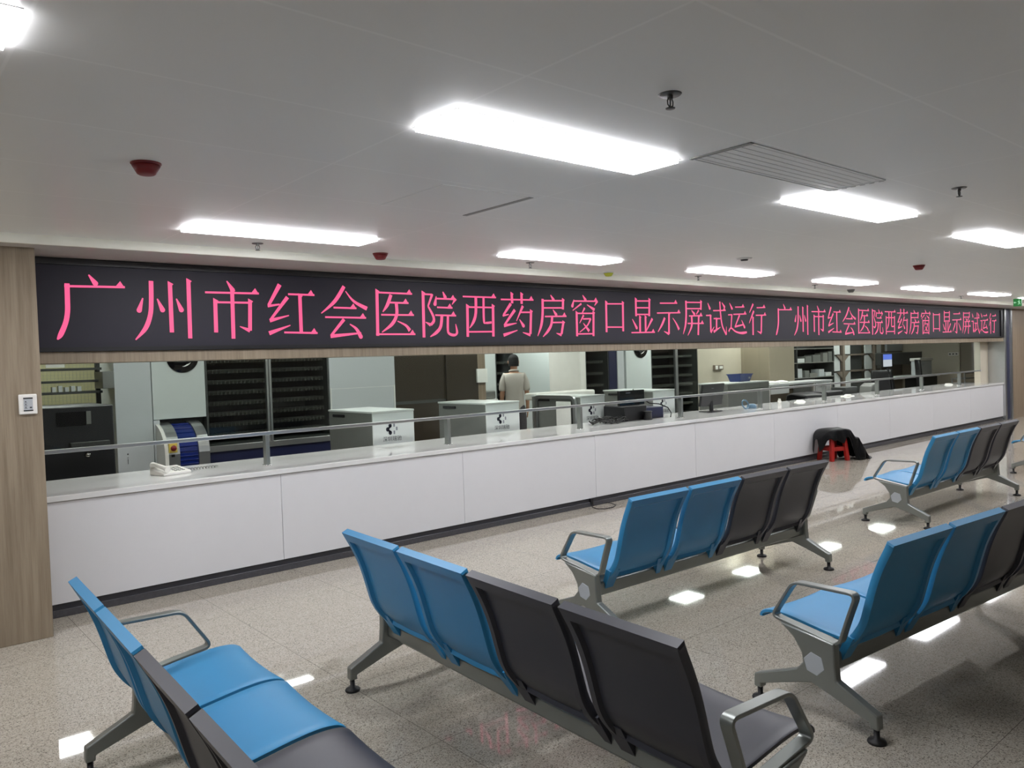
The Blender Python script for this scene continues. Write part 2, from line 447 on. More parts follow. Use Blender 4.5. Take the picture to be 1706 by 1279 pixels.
def vent(x0, x1, y0, y1, label, n=7):
    t = thing('air_vent', label, 'air vent', ((x0 + x1) / 2, (y0 + y1) / 2, ZC))
    f = MB().box(x0, x1, y0, y0 + .008, ZC - .004, ZC).box(x0, x1, y1 - .008, y1, ZC - .004, ZC)
    f.box(x1 - .008, x1, y0, y1, ZC - .004, ZC)
    wpart(f, 'frame', M['ceiling'], t)
    wpart(MB().box(x0, x0 + .022, y0, y1, ZC - .005, ZC), 'end_slot', M['box_grey'], t)
    wpart(MB().box(x0 + .022, x1 - .008, y0 + .008, y1 - .008, ZC - .0012, ZC - .0004), 'backing', M['ceiling'], t)
    for i in range(n):
        a = y0 + .025 + (y1 - y0 - .05) * i / (n - 1)
        wpart(MB().box(x0 + .03, x1 - .02, a - .004, a + .004, ZC - .0028, ZC - .001), 'slat', M['ceiling'], t)
    for i in range(6):
        a = y0 + .03 + (y1 - y0 - .06) * i / 5
        wpart(MB().box(x1 + .010, x1 + .022, a - .012, a + .012, ZC - .002, ZC), 'slot', M['steel_dark'], t)
vent(1.815, 3.01, -4.15, -3.85, 'slatted white ceiling air vent between two bright lights')
t = thing('access_hatch', 'flat grey ceiling hatch with dark slot left of the largest light', 'hatch', (1.45, -2.62, ZC))
wpart(MB().box(1.2, 1.74, -2.9, -2.33, ZC - .002, ZC), 'hatch_panel', M['ceiling'], t)
wpart(MB().box(1.745, 1.775, -2.9, -2.33, ZC - .0025, ZC), 'slot', M['box_grey'], t)
t = thing('ceiling_speaker', 'small dark fitting on the ceiling behind the third long light', 'speaker', (5.107, -1.986, ZC))
wpart(MB().lathe([(0, -.012), (.06, -.012), (.068, 0), (0, 0)], (5.107, -1.986, ZC), 20), 'rim', M['lamp_frame'], t)
wpart(MB().lathe([(0, -.022), (.03, -.022), (.034, -.012), (0, -.01)], (5.107, -1.986, ZC), 16), 'sensor_dome', M['black'], t)

t = thing('exit_sign', 'green lit exit sign with running man, hanging at the far right', 'exit sign', (15.0, -1.14, 2.28))
wpart(MB().box(15.0, 15.03, -1.205, -1.075, 2.29, 2.425), 'housing', M['green_sign'], t)
mk = MB()   # running figure, door and arrow
def mq(*p): mk.add([(14.998, -1.14 - a * .008, 2.358 + b * .009) for a, b in p], [tuple(range(len(p)))])
mq((2.6, 4.2), (3.6, 5.2), (4.6, 4.2), (3.6, 3.4)); mq((1.5, 2.6), (3.2, 3.1), (4.4, 0.2), (2.6, -.4)); mq((3.2, .2), (4.4, .2), (6.0, -3.6), (4.8, -4.0))
mq((2.6, .0), (3.6, -.2), (2.2, -4.6), (1.2, -4.4)); mq((3.4, 2.6), (4.0, 1.8), (6.2, .8), (6.0, 1.8)); mq((.2, 1.0), (.6, 1.7), (2.4, 2.8), (2.2, 1.9))
mq((-2.0, .5), (-5, .5), (-5, -.5), (-2.0, -.5)); mq((-4.4, 2.0), (-7.2, 0), (-4.4, -2.0))
wpart(mk, 'pictogram', M['white_sign'], t)
wpart(MB().tube([(15.015, -1.14, 2.43), (15.015, -1.14, ZC)], .006, 8), 'hanger', M['steel'], t)

# ------------------------------------------------------------------ LED sign
GLYPHS = {
    '广': [('d',[-10,465,72,346],[20,85]),('h',[-321,293,459,306],[36,36]),('p',[-286,332,-290,99,-297,-67,-327,-217,-395,-383,-437,-449],[75,75,75,75,75,20])],
    '州': [('d',[-303,155,-360,-26],[20,85]),('p',[-178,412,-187,128,-208,-85,-284,-289,-428,-459],[75,75,75,75,20]),('d',[-102,151,-33,-15],[20,85]),('v',[89,387,87,-351],[72,72]),('d',[173,159,239,-10],[20,85]),('v',[362,443,352,-443],[72,72])],
    '市': [('d',[-48,458,39,320],[20,85]),('h',[-393,269,467,277],[36,36]),('v',[-242,152,-249,-352],[72,72]),('k',[-238,119,318,124],[36,36]),('v',[315,157,294,-324],[72,72]),('t',[294,-324,131,-257],[75,15]),('v',[31,320,20,-451],[72,72])],
    '红': [('k',[-172,436,-376,92],[85,55]),('k',[-393,76,-186,110],[50,30]),('k',[-45,232,-352,-142],[75,45]),('k',[-369,-161,-31,-71],[70,20]),('t',[-388,-367,-13,-234],[80,20]),('h',[-33,282,441,281],[36,36]),('v',[175,269,174,-354],[72,72]),('h',[-128,-353,472,-364],[36,36])],
    '会': [('p',[10,450,-182,184,-444,-27],[75,75,20]),('n',[34,367,191,193,449,68],[20,53,85]),('h',[-209,76,238,72],[36,36]),('h',[-375,-91,423,-95],[36,36]),('k',[-15,-125,-264,-395],[70,50]),('k',[-288,-420,314,-365],[75,30]),('d',[93,-208,217,-291,302,-429],[20,60,90])],
    '医': [('h',[-354,366,418,362],[36,36]),('v',[-333,399,-351,-415],[72,72]),('p',[-43,332,-127,145,-228,17],[75,75,20]),('h',[-87,190,331,188],[36,36]),('p',[65,171,64,-26,-41,-202,-261,-351],[75,75,75,20]),('h',[-265,-35,440,-32],[36,36]),('n',[77,-147,255,-227,338,-322],[20,53,85]),('h',[-387,-387,457,-389],[36,36])],
    '院': [('v',[-337,399,-350,-451],[72,72]),('k',[-333,365,-128,365],[36,36]),('k',[-128,371,-234,142],[60,40]),('k',[-234,142,-127,-38,-115,-140,-189,-215],[40,60,70,60]),('t',[-189,-215,-302,-160],[75,15]),('d',[119,425,169,323],[20,85]),('d',[-38,333,-73,184],[20,85]),('h',[-35,290,419,288],[36,36]),('t',[419,300,328,184],[75,15]),('h',[-28,123,336,119],[36,36]),('h',[-76,-26,416,-31],[36,36]),('p',[77,-35,40,-242,-63,-356,-210,-438],[75,75,75,20]),('k',[218,-33,206,-310,245,-384,359,-408,425,-357,397,-194],[60,60,60,60,60,20])],
    '西': [('h',[-403,348,442,351],[36,36]),('v',[-298,174,-312,-443],[72,72]),('k',[-300,143,358,146],[36,36]),('v',[354,188,338,-440],[72,72]),('p',[-81,336,-94,32,-154,-136,-258,-270],[75,75,75,20]),('k',[115,342,106,-123,166,-165,303,-154],[60,60,50,50]),('k',[-308,-345,337,-341],[36,36])],
    '药': [('h',[-432,316,467,328],[36,36]),('v',[-136,448,-131,243],[72,72]),('v',[134,452,130,238],[72,72]),('k',[-169,236,-378,0],[80,50]),('k',[-398,-18,-236,13],[45,25]),('k',[-65,109,-350,-194],[80,50]),('k',[-373,-220,-28,-166],[75,20]),('t',[-393,-415,-11,-313],[80,20]),('p',[158,195,-32,-122],[75,20]),('k',[78,61,390,66],[36,36]),('v',[385,99,346,-391],[72,72]),('t',[345,-413,133,-359],[75,15]),('d',[52,-87,157,-220],[20,85])],
    '房': [('d',[-33,450,47,350],[20,85]),('k',[-296,319,349,335],[36,36]),('v',[341,362,325,143],[72,72]),('k',[-272,166,326,177],[36,36]),('p',[-270,358,-284,37,-335,-211,-445,-436],[75,75,75,20]),('d',[25,133,115,25],[20,85]),('h',[-219,-18,428,-4],[36,36]),('p',[-7,-27,-39,-187,-139,-324,-293,-452],[75,75,75,20]),('k',[-22,-146,329,-139],[36,36]),('v',[329,-127,260,-393],[72,72]),('t',[259,-416,104,-376],[75,15])],
    '窗': [('d',[-44,475,42,371],[20,85]),('d',[-323,367,-378,225],[20,85]),('h',[-324,336,441,350],[36,36]),('t',[424,350,332,247],[75,15]),('k',[-93,283,-373,125],[50,20]),('n',[85,263,328,151],[20,85]),('v',[-252,87,-259,-445],[72,72]),('k',[-253,64,290,72],[36,36]),('v',[291,96,267,-443],[72,72]),('k',[7,191,-79,73],[60,30]),('k',[-34,27,-169,-154],[60,20]),('k',[-58,-59,198,-49],[36,36]),('k',[188,-49,72,-205,-178,-356],[60,40,20]),('n',[-52,-153,128,-330],[20,85]),('k',[-257,-394,270,-390],[36,36])],
    '口': [('v',[-277,345,-289,-355],[72,72]),('k',[-279,297,305,310],[36,36]),('v',[299,347,284,-335],[72,72]),('k',[-284,-238,288,-236],[36,36])],
    '显': [('v',[-234,442,-236,26],[72,72]),('k',[-236,389,269,402],[36,36]),('v',[271,444,246,32],[72,72]),('k',[-227,228,255,237],[36,36]),('k',[-234,68,248,75],[36,36]),('v',[-98,19,-108,-346],[72,72]),('v',[104,22,98,-346],[72,72]),('d',[-382,-43,-232,-252],[20,85]),('k',[360,-25,115,-329],[80,30]),('h',[-428,-367,443,-357],[36,36])],
    '示': [('h',[-330,358,357,374],[36,36]),('h',[-453,113,472,136],[36,36]),('v',[14,114,-8,-402],[72,72]),('t',[-8,-402,-200,-336],[75,15]),('p',[-157,2,-267,-162,-436,-351],[75,75,20]),('n',[156,-1,292,-137,399,-291],[20,53,85])],
    '屏': [('k',[-289,404,363,415],[36,36]),('v',[353,447,336,225],[72,72]),('k',[-277,243,337,255],[36,36]),('p',[-287,445,-291,90,-332,-179,-433,-407],[75,75,75,20]),('d',[-66,206,49,113],[20,85]),('k',[241,212,134,103],[60,30]),('h',[-176,58,394,72],[36,36]),('p',[-65,48,-76,-200,-245,-442],[75,75,20]),('v',[234,63,194,-432],[72,72]),('h',[-239,-134,442,-129],[36,36])],
    '试': [('d',[-357,408,-270,267],[20,85]),('k',[-441,79,-216,87],[36,36]),('v',[-247,86,-247,-352],[72,72]),('k',[-247,-371,-95,-215],[60,20]),('h',[-124,211,445,228],[36,36]),('k',[184,458,209,111,276,-194,448,-431],[60,60,60,60]),('k',[449,-419,458,-206],[50,15]),('d',[276,435,388,322],[20,85]),('k',[-113,2,185,5],[36,36]),('v',[17,3,4,-289],[72,72]),('k',[-129,-348,182,-225],[80,20])],
    '运': [('d',[-366,431,-257,286],[20,85]),('h',[-105,325,336,338],[36,36]),('h',[-198,126,427,147],[36,36]),('k',[96,111,-120,-192],[70,40]),('k',[-146,-211,297,-146],[60,40]),('d',[187,-26,320,-222],[20,85]),('k',[-446,109,-260,118],[36,36]),('k',[-273,118,-326,-240],[60,50]),('k',[-441,-341,-330,-245,-143,-331,53,-375,244,-380,426,-360],[60,50,50,60,80,60])],
    '行': [('k',[-220,433,-416,184],[80,25]),('k',[-198,237,-441,-108],[80,25]),('v',[-246,58,-259,-440],[72,72]),('h',[-48,328,391,347],[36,36]),('h',[-102,115,427,129],[36,36]),('v',[190,113,155,-374],[72,72]),('t',[154,-391,-46,-331],[75,15])],
}

EM = 0.4794
def glyph_mesh(ch):
    mb = MB()
    for k, (ty, q, ws) in enumerate(GLYPHS[ch]):
        pts = [Vector((q[i] / 1000, q[i + 1] / 1000)) for i in range(0, len(q), 2)]
        w = [a / 1000 * .86 for a in ws]; n = len(pts); y = -0.0002 * k
        L, R = [], []
        for i, p in enumerate(pts):
            tt = (pts[min(i + 1, n - 1)] - pts[max(i - 1, 0)]).normalized(); nn = Vector((-tt.y, tt.x)) * w[i] / 2
            L.append(p + nn); R.append(p - nn)
        if n > 2:   # smooth the outline of curved strokes
            def sm(A):
                out = []
                for i in range(n - 1):
                    p0, p1, p2, p3 = A[max(i - 1, 0)], A[i], A[i + 1], A[min(i + 2, n - 1)]
                    for s in range(5):
                        u = s / 5
                        out.append(0.5 * ((2 * p1) + (p2 - p0) * u + (2 * p0 - 5 * p1 + 4 * p2 - p3) * u * u + (3 * p1 - p0 - 3 * p2 + p3) * u ** 3))
                return out + [A[-1]]
            if ty in 'pndk' and n > 2: L, R = sm(L), sm(R)
        m_ = len(L)
        vs = [(p.x * EM, y, p.y * EM) for p in L + R]
        mb.add(vs, [(i, i + 1, m_ + i + 1, m_ + i) for i in range(m_ - 1)])
        if ty == 'h':    # triangular serif at the right end of a horizontal
            e = pts[-1]
            mb.add([((e.x + a) * EM, y - .0001, (e.y + b) * EM) for a, b in ((-.13, .0), (-.06, .085), (.0, -.016), (-.13, -.016))], [(0, 1, 2, 3)])
        if ty == 'v':    # slanted head and foot of a vertical
            e, g = pts[0], pts[-1]; h_ = w[0] / 2
            mb.add([((e.x + a) * EM, y - .0001, (e.y + b) * EM) for a, b in ((-h_, .035), (h_ + .02, -.01), (h_, -.03), (-h_, -.03))], [(0, 1, 2, 3)])
        if ty == 'd':
            e = pts[-1]; r_ = w[-1] / 2
            mb.add([((e.x + r_ * math.cos(a)) * EM, y - .0001, (e.y + r_ * math.sin(a)) * EM) for a in [k2 * math.pi / 6 for k2 in range(12)]], [tuple(range(12))])
    return mb
t = thing('led_sign', 'very long black LED sign with two runs of red Chinese characters', 'sign', (8.9, 0.06, 1.766))
X0L, X1L = -0.03, 17.82
fr = MB()
for a in ((X0L, X1L, 1.767, 1.795), (X0L, X1L, 2.345, 2.388), (X0L, X0L + .02, 1.795, 2.345), (X1L - .12, X1L, 1.795, 2.345)):
    fr.box(a[0], a[1], -0.025, 0.12, a[2], a[3])
wpart(fr, 'frame', M['bezel'], t)
wpart(MB().box(X0L + .02, X1L - .12, -0.004, 0.12, 1.795, 2.345), 'screen', M['screen'], t)
TEXT = '广州市红会医院西药房窗口显示屏试运行'
first = {}
for run, xs in ((0, 0.32), (1, 9.126)):
    for i, ch in enumerate(TEXT):
        if ch in first:
            o = first[ch].copy(); COL.objects.link(o)
        else:
            o = glyph_mesh(ch).build('character', M['red_text'], t); first[ch] = o
        o.parent = t; o.matrix_parent_inverse = Matrix.Translation(-t.location)
        o.location = (xs + EM * i, -0.0055, 2.063)

# ------------------------------------------------------------------ service counter
t = thing('service_counter', 'long white service counter with dark plinth under the window', 'counter', (8.95, 0.45, 0))
wpart(MB().box(0.0, X_END, 0.0, 0.93, 0.772, 0.812), 'worktop', M['worktop'], t, 0.004)
xa = 0.0; seams = [1.628 + 1.805 * k for k in range(9)] + [X_END]
for xb in seams:
    wpart(MB().box(xa + .0015, xb - .0015, 0.018, 0.04, 0.088, 0.768), 'front_panel', M['white_lam'], t, 0.0015); xa = xb
wpart(MB().box(0.0, X_END, 0.06, 0.9, 0.0, 0.772), 'carcass', M['dark_in'], t)
wpart(MB().box(0.0, X_END, 0.03, 0.06, 0.0, 0.088), 'plinth', M['plinth'], t)
wpart(MB().box(0.0, X_END, 0.008, 0.03, 0.0, 0.05), 'skirting', M['skirting'], t, 0.003)
wpart(MB().box(5.13, 5.17, -.004, 0.03, 0.02, 0.085), 'socket', M['black'], t, 0.003)

# glass screen: posts, rail and panes over the serving gap
YG = 0.30
t = thing('glass_screen', 'glass screen with steel rail and short posts on the white counter', 'glass screen', (8.95, YG, 0.812))
wpart(MB().box(0.0, 17.45, YG - .02, YG + .02, 1.068, 1.096), 'rail', M['steel'], t, 0.003)
px = [1.64 + 1.83 * k for k in range(9)]
for x in px:
    p = wpart(MB().box(x - .017, x + .017, YG - .03, YG + .03, 0.822, 1.068), 'post', M['alu'], t, 0.003)
    MB().box(x - .024, x + .024, YG - .04, YG + .04, 0.812, 0.824).build('foot_plate', M['chrome'], p, 0.002)
xa = 0.0
for xb in px + [17.45]:
    wpart(MB().box(xa + .004, xb - .004, YG - .004, YG + .004, 1.096, 1.692), 'glass_pane', M['glass'], t); xa = xb

# ------------------------------------------------------------------ wall controller on the oak pier
t = thing('wall_controller', 'white square wall controller with small display on the oak pier', 'controller', (-0.136, -0.392, 1.38))
wpart(MB().box(-0.185, -0.088, -0.407, -0.392, 1.38, 1.502), 'housing', M['white_pl'], t, 0.006)
wpart(MB().box(-0.160, -0.112, -0.4085, -0.4065, 1.402, 1.482), 'display', M['lcd'], t)
mk = MB()
for a in ((-0.161, -0.111, 1.474, 1.482), (-0.161, -0.111, 1.400, 1.407)): mk.box(a[0], a[1], -0.4092, -0.408, a[2], a[3])
for k in range(3): mk.box(-0.153, -0.145, -0.4090, -0.408, 1.455 - k * .017, 1.460 - k * .017); mk.box(-.155, -.141, -.409, -.408, 1.449 - k * .017, 1.451 - k * .017)
mk.box(-0.129, -0.117, -0.4090, -0.408, 1.418, 1.425)
wpart(mk, 'display_marks', M['black'], t)

# ------------------------------------------------------------------ waiting benches (local: length along x, sitters face +y)
BACK = [(-.106, .346), (-.125, .364), (-.153, .398), (-.182, .45), (-.203, .52), (-.222, .59), (-.243, .655), (-.270, .72), (-.298, .775), (-.318, .815)]
SEAT = [(.322, .366), (.320, .380), (.306, .395), (.272, .408), (.21, .412), (.13, .405), (.04, .392), (-.04, .380), (-.10, .374)]
def normals2(P):
    out = []
    for i in range(len(P)):
        t_ = (Vector(P[min(i + 1, len(P) - 1)]) - Vector(P[max(i - 1, 0)])).normalized(); out.append(Vector((-t_.y, t_.x)))
    return out
def smooth_path(P, k=3):
    out = []; n = len(P)
    for i in range(n - 1):
        p0, p1, p2, p3 = [Vector(P[j]) for j in (max(i - 1, 0), i, i + 1, min(i + 2, n - 1))]
        for s in range(k):
            u = s / k
            out.append(0.5 * ((2 * p1) + (p2 - p0) * u + (2 * p0 - 5 * p1 + 4 * p2 - p3) * u * u + (3 * p1 - p0 - 3 * p2 + p3) * u ** 3))
    return out + [Vector(P[-1])]
def grid_slab(mb, F, Bk, nr, nc):
    """closed slab from a front grid F[r][c] and a back grid Bk[r][c]"""
    vs = [p for r in F for p in r] + [p for r in Bk for p in r]; o = nr * nc; fs = []
    for r in range(nr - 1):
        for c in range(nc - 1):
            a = r * nc + c
            fs.append((a, a + 1, a + nc + 1, a + nc)); fs.append((o + a, o + a + nc, o + a + nc + 1, o + a + 1))
    for c in range(nc - 1):
        a = c; b = (nr - 1) * nc + c
        fs.append((a, o + a, o + a + 1, a + 1)); fs.append((b, b + 1, o + b + 1, o + b))
    for r in range(nr - 1):
        a = r * nc; b = r * nc + nc - 1
        fs.append((a, a + nc, o + a + nc, o + a)); fs.append((b, o + b, o + b + nc, b + nc))
    return mb.add(vs, fs, True)
def make_back():
    P = smooth_path(BACK, 3); N_ = normals2(P); W = .251
    cols = [-1, -.985, -.87, -.84, -.5, 0, .5, .84, .87, .985, 1]
    F, Bk = [], []; nr = len(P)
    for r, (p, n_) in enumerate(zip(P, N_)):
        f, b = [], []
        for c in cols:
            x = c * W * (.945 + .055 * (r / (nr - 1)) ** 4 + .02 * max(0, 1 - r / 5))
            edge = abs(c) > .98; rim = abs(c) >= .865 or r >= nr - 4 or r <= 1
            th_b = .014 if edge and abs(c) == 1 else (.021 if rim else .004)
            th_f = .008 if abs(c) == 1 else .013
            dish = .012 * (1 - c * c) * (1 - (r / (nr - 1)) ** 2)
            zdrop = .010 if (abs(c) == 1 and r == nr - 1) else 0
            q = p - n_ * 0  # centreline
            # n_ points to -y (rear) or +y: make nb the rear direction
            nb = n_ if n_.x < 0 else -n_
            a = q + nb * (th_b + dish * .6); g = q - nb * (th_f - dish)
            f.append((x, g.x, g.y - zdrop)); b.append((x, a.x, a.y - zdrop))
        F.append(f); Bk.append(b)
    mb = MB(); grid_slab(mb, F, Bk, nr, len(cols))
    for s in (-1, 1):     # lower corner lugs that reach the beam
        x0, x1 = sorted((s * .165, s * .250))
        mb.add([(x0, -.150, .375), (x1, -.150, .375), (x1, -.085, .262), (s * .215 if s > 0 else x0 + .02, -.085, .262),
                (x0, -.118, .385), (x1, -.118, .385), (x1, -.058, .272), (s * .215 if s > 0 else x0 + .02, -.058, .272)],
               [(0, 1, 2, 3), (7, 6, 5, 4), (0, 4, 5, 1), (1, 5, 6, 2), (2, 6, 7, 3), (3, 7, 4, 0)])
    return mb
def make_seat():
    P = smooth_path(SEAT, 3); N_ = normals2(P); W = .251; cols = [-1, -.97, -.8, -.4, 0, .4, .8, .97, 1]
    F, Bk = [], []
    for p, n_ in zip(P, N_):
        nu = n_ if n_.y > 0 else -n_
        f, b = [], []
        for c in cols:
            dish = -.010 * (1 - c * c); lip = -.004 if abs(c) == 1 else 0
            a = p + nu * (dish + lip); g = p - nu * (.020 + lip)
            f.append((c * W, a.x, a.y)); b.append((c * W, g.x, g.y))
        F.append(f); Bk.append(b)
    return grid_slab(MB(), F, Bk, len(P), len(cols))
def hexagon(cy, cz, r, x0, x1, mb, rot=0.0):
    return mb.prism([(cy + r * math.cos(rot + k * math.pi / 3), cz + r * math.sin(rot + k * math.pi / 3)) for k in range(6)], 'x', x0, x1)
LEGX, SP, SX = 1.10, .526, [-.789, -.263, .263, .789]
def make_bench(label, loc, rz):
    t = thing('waiting_bench', label, 'bench', loc, rz, 'four seat waiting benches')
    MB().box(-1.09, 1.09, -.085, .035, .225, .305).build('beam', M['alu'], t, 0.012)
    seat_mb, back_mb = make_seat(), make_back()
    for i, x in enumerate(SX):
        m = M['blue'] if i < 2 else M['grey_pu']
        o = seat_mb.build('seat', m, t, crease=50); o.location = (x, 0, 0)
        o['label'] = ('blue' if i < 2 else 'charcoal') + ' moulded seat'
        o = back_mb.build('backrest', m, t, crease=38); o.location = (x, 0, 0)
        o['label'] = ('blue' if i < 2 else 'charcoal') + ' curved backrest with raised rim'
    outline = [(.155, .395), (.085, .345), (.045, .285), (.040, .245), (.075, .205), (.298, .118), (.300, .058), (.262, .058), (.262, .080), (.085, .140),
               (.0, .165), (-.085, .140), (-.262, .080), (-.262, .058), (-.300, .058), (-.298, .118), (-.118, .205), (-.112, .270), (-.110, .362)]
    for s in (-1, 1):
        leg = MB().prism(outline, 'x', s * LEGX - .022, s * LEGX + .022).build('leg', M['alu'], t, 0.006)
        cap = hexagon(-.016, .252, .052, s * (LEGX + .020) - .003, s * (LEGX + .020) + .010, MB(), 0.25).build('hexagon_cap', M['alu_light'], leg, 0.003)
        for fy in (-.281, .281):
            MB().lathe([(0, 0), (.036, 0), (.038, .005), (.034, .013), (.012, .020), (.012, .062), (0, .062)], (s * LEGX, fy, 0), 20).build('foot', M['rubber'], leg)
        path = rounded([(.205, .408), (.092, .583), (-.205, .590), (-.168, .490), (-.128, .372), (-.105, .358)], .035)
        MB().bar(path, .046, .013, True, s * (LEGX - .012)).build('armrest', M['alu'], t, 0.003)
    return t
R = math.radians
make_bench('waiting bench at bottom left, seen along its seats, cut by the frame', (-.053, -3.527, 0), R(-92.1))
make_bench('waiting bench in the middle foreground with a large grey back nearest', (1.10, -3.558, 0), R(-92.7))
make_bench('waiting bench in mid floor, backs to us, facing the left half of the counter', (3.363, -2.735, 0), R(-1.7))
make_bench('waiting bench at lower right with its right end outside the frame', (3.275, -4.255, 0), R(-4.6))
make_bench('waiting bench at far right facing the counter beyond the red stool', (7.36, -2.765, 0), R(-.8))
make_bench('farthest waiting bench, only a blue seat tip and foot showing at the right edge', (11.2, -2.82, 0), R(-.5))

# ------------------------------------------------------------------ red stool under a black bag
t = thing('plastic_stool', 'red plastic stool under a black bag against the counter', 'stool', (10.04, -.215, 0), R(-23))
MB().box(-.125, .125, -.125, .125, .425, .45).build('seat', M['red_plastic'], t, 0.012)
sk = MB()
for a in ((-.13, .13, -.132, -.118), (-.13, .13, .118, .132), (-.132, -.118, -.13, .13), (.118, .132, -.13, .13)): sk.box(a[0], a[1], a[2], a[3], .375, .43)
sk.build('skirt', M['red_plastic'], t, 0.004)
for sx in (-1, 1):
    for sy in (-1, 1):
        tp, bt = .100, .136
        mb = MB(); w = .027
        vs = []
        for k, z in ((bt, 0.0), (tp, .43)):
            cx, cy = sx * k, sy * k
            vs += [(cx - w, cy - w, z), (cx + w, cy - w, z), (cx + w, cy + w, z), (cx - w, cy + w, z)]
        mb.add(vs, [(0, 3, 2, 1), (4, 5, 6, 7), (0, 1, 5, 4), (1, 2, 6, 5), (2, 3, 7, 6), (3, 0, 4, 7)]).build('leg', M['red_plastic'], t, 0.006)
st = MB()
for s in (-1, 1):
    st.box(-.115, .115, s * .121 - .008, s * .121 + .008, .145, .205); st.box(s * .121 - .008, s * .121 + .008, -.115, .115, .145, .205)
st.build('stretcher', M['red_plastic'], t, 0.004)

def bag():
    """limp bin bag lying over the stool and sliding down to the floor on its right"""
    ctrl = [(-.285, .325, .03), (-.25, .38, .12), (-.19, .44, .16), (-.12, .468, .168), (.0, .474, .17), (.11, .472, .172), (.18, .447, .18), (.25, .38, .185), (.35, .285, .185), (.42, .19, .17), (.49, .10, .145), (.56, .035, .10), (.64, .012, .03)]
    prof = smooth_path([(a, b) for a, b, c in ctrl], 6); wd = smooth_path([(a, c) for a, b, c in ctrl], 6)
    n1, n2 = len(prof), 44; P = []
    for i in range(n1):
        row = []
        px_, pz = prof[i]; w = max(wd[i][1], .01)
        for j in range(n2 + 1):
            v = j / n2 * 2 - 1; av = abs(v)
            top = .52
            if av < top:
                y = v / top * w * .93; z = pz - .012 * (av / top) ** 2
            else:
                k = (av - top) / (1 - top)
                hang = .165 + .035 * math.sin(px_ * 17 + (0 if v > 0 else 1.5)) + .02 * math.sin(px_ * 41)
                if px_ > .15: hang += (pz - hang) * min(1, (px_ - .15) / .10)
                hang = min(hang, pz - .006)
                y = math.copysign(w * .93 + .020 * math.sin(k * 1.6) + .012 * k * math.sin(px_ * 38), v)
                z = pz - .012 - (hang - .012) * k ** .9
            loose = max(0, min(1, (px_ - .12) / .12))
            wr = (.004 + .010 * loose) * (math.sin(px_ * 52 + v * 4.2) + .7 * math.sin(px_ * 27 - v * 9) + .4 * math.sin(px_ * 90 + v * 15))
            row.append((px_ + wr * .3, y + wr * (.8 if av > top else .1), max(z + wr * (.7 if loose > 0 else .15), .005)))
        P.append(row)
    vs = [p for r in P for p in r]; c = n2 + 1
    fs = [(i * c + j, i * c + j + 1, (i + 1) * c + j + 1, (i + 1) * c + j) for i in range(n1 - 1) for j in range(n2)]
    return MB().add(vs, fs, True)
o = bag().build('plastic_bag', M['bag'], loc=(10.04, -.215, 0))
o.rotation_euler = (0, 0, R(-25))
sol = o.modifiers.new('film', 'SOLIDIFY'); sol.thickness = 0.003
tag(o, 'black plastic bag draped over the red stool and trailing onto the floor', 'bag')

tag(MB().tube([(5.14, .006, .045), (5.10, -.05, .006), (5.07, -.14, .005), (5.12, -.21, .005), (5.24, -.22, .005), (5.36, -.15, .005), (5.40, -.06, .005), (5.37, .0, .012)], .0045, 6).build('power_cord', M['rubber']),
    'thin black cord looping on the floor at the counter plinth', 'cord')

# ------------------------------------------------------------------ dispensing machines behind the counter
YM = 2.6
def logo_disc(x, z, r, root):
    o = wpart(MB().lathe([(0, 0), (r, 0), (r, .012), (0, .012)], (x, YM - .016, z), 48, 'y'), 'round_emblem', M['black_gloss'], root)
    n = 14; L = []; Q = []
    for i in range(n + 1):
        u = i / n
        a = math.radians(-95 + 62 * u)
        L.append((x + r * .62 * math.cos(a), z - .0 + r * .62 * math.sin(a)))
        rr = r * (.62 - .085 * math.sin(math.pi * u))
        Q.append((x + rr * math.cos(a), z + rr * math.sin(a)))
    vs = [(a, YM - .0175, b) for a, b in L] + [(a, YM - .0175, b) for a, b in Q]
    mb = MB().add(vs, [(i, i + 1, n + 2 + i, n + 1 + i) for i in range(n)])
    mb.build('crescent', M['paper'], o)
def glazed_cabinet(root, x0, x1, xm, z0, z1, y0=YM, depth=.62, shelves=9, glassm='smoked'):
    wpart(MB().box(x0, x1, y0 + depth, y0 + depth + .02, z0, z1), 'back_panel', M['dark_in'], root)
    c = MB().box(x0, x0 + .02, y0, y0 + depth, z0, z1).box(x1 - .02, x1, y0, y0 + depth, z0, z1).box(x0, x1, y0, y0 + depth, z1 - .02, z1).box(x0, x1, y0, y0 + depth, z0, z0 + .02)
    wpart(c, 'casing', M['dark_in'], root)
    for i in range(shelves):
        z = z0 + (z1 - z0) * (i + .6) / shelves
        s = MB().box(x0 + .02, x1 - .02, y0 + .16, y0 + depth, z, z + .012)
        s.add([(x0 + .02, y0 + .10, z + .03), (x1 - .02, y0 + .10, z + .03), (x1 - .02, y0 + .16, z), (x0 + .02, y0 + .16, z)], [(0, 1, 2, 3)])
        k = int((x1 - x0) / .045)
        for j in range(k):   # row of little channel dividers along each shelf
            xx = x0 + .03 + (x1 - x0 - .06) * j / max(k - 1, 1)
            s.box(xx - .002, xx + .002, y0 + .10, y0 + .35, z, z + .045)
        wpart(s, 'shelf', M['dark_shelf'], root)
    for k, xx in enumerate(xm):
        wpart(MB().box(xx - .03, xx - .004, y0 - .03, y0 + .02, z0, z1).box(xx + .004, xx + .03, y0 - .03, y0 + .02, z0, z1), 'mullion', M['steel'], root, 0.002)
    e = [x0] + list(xm) + [x1]
    for a, b in zip(e[:-1], e[1:]):
        wpart(MB().box(a + .02, b - .02, y0 - .006, y0 - .002, z0, z1), 'glass_door', M[glassm], root)

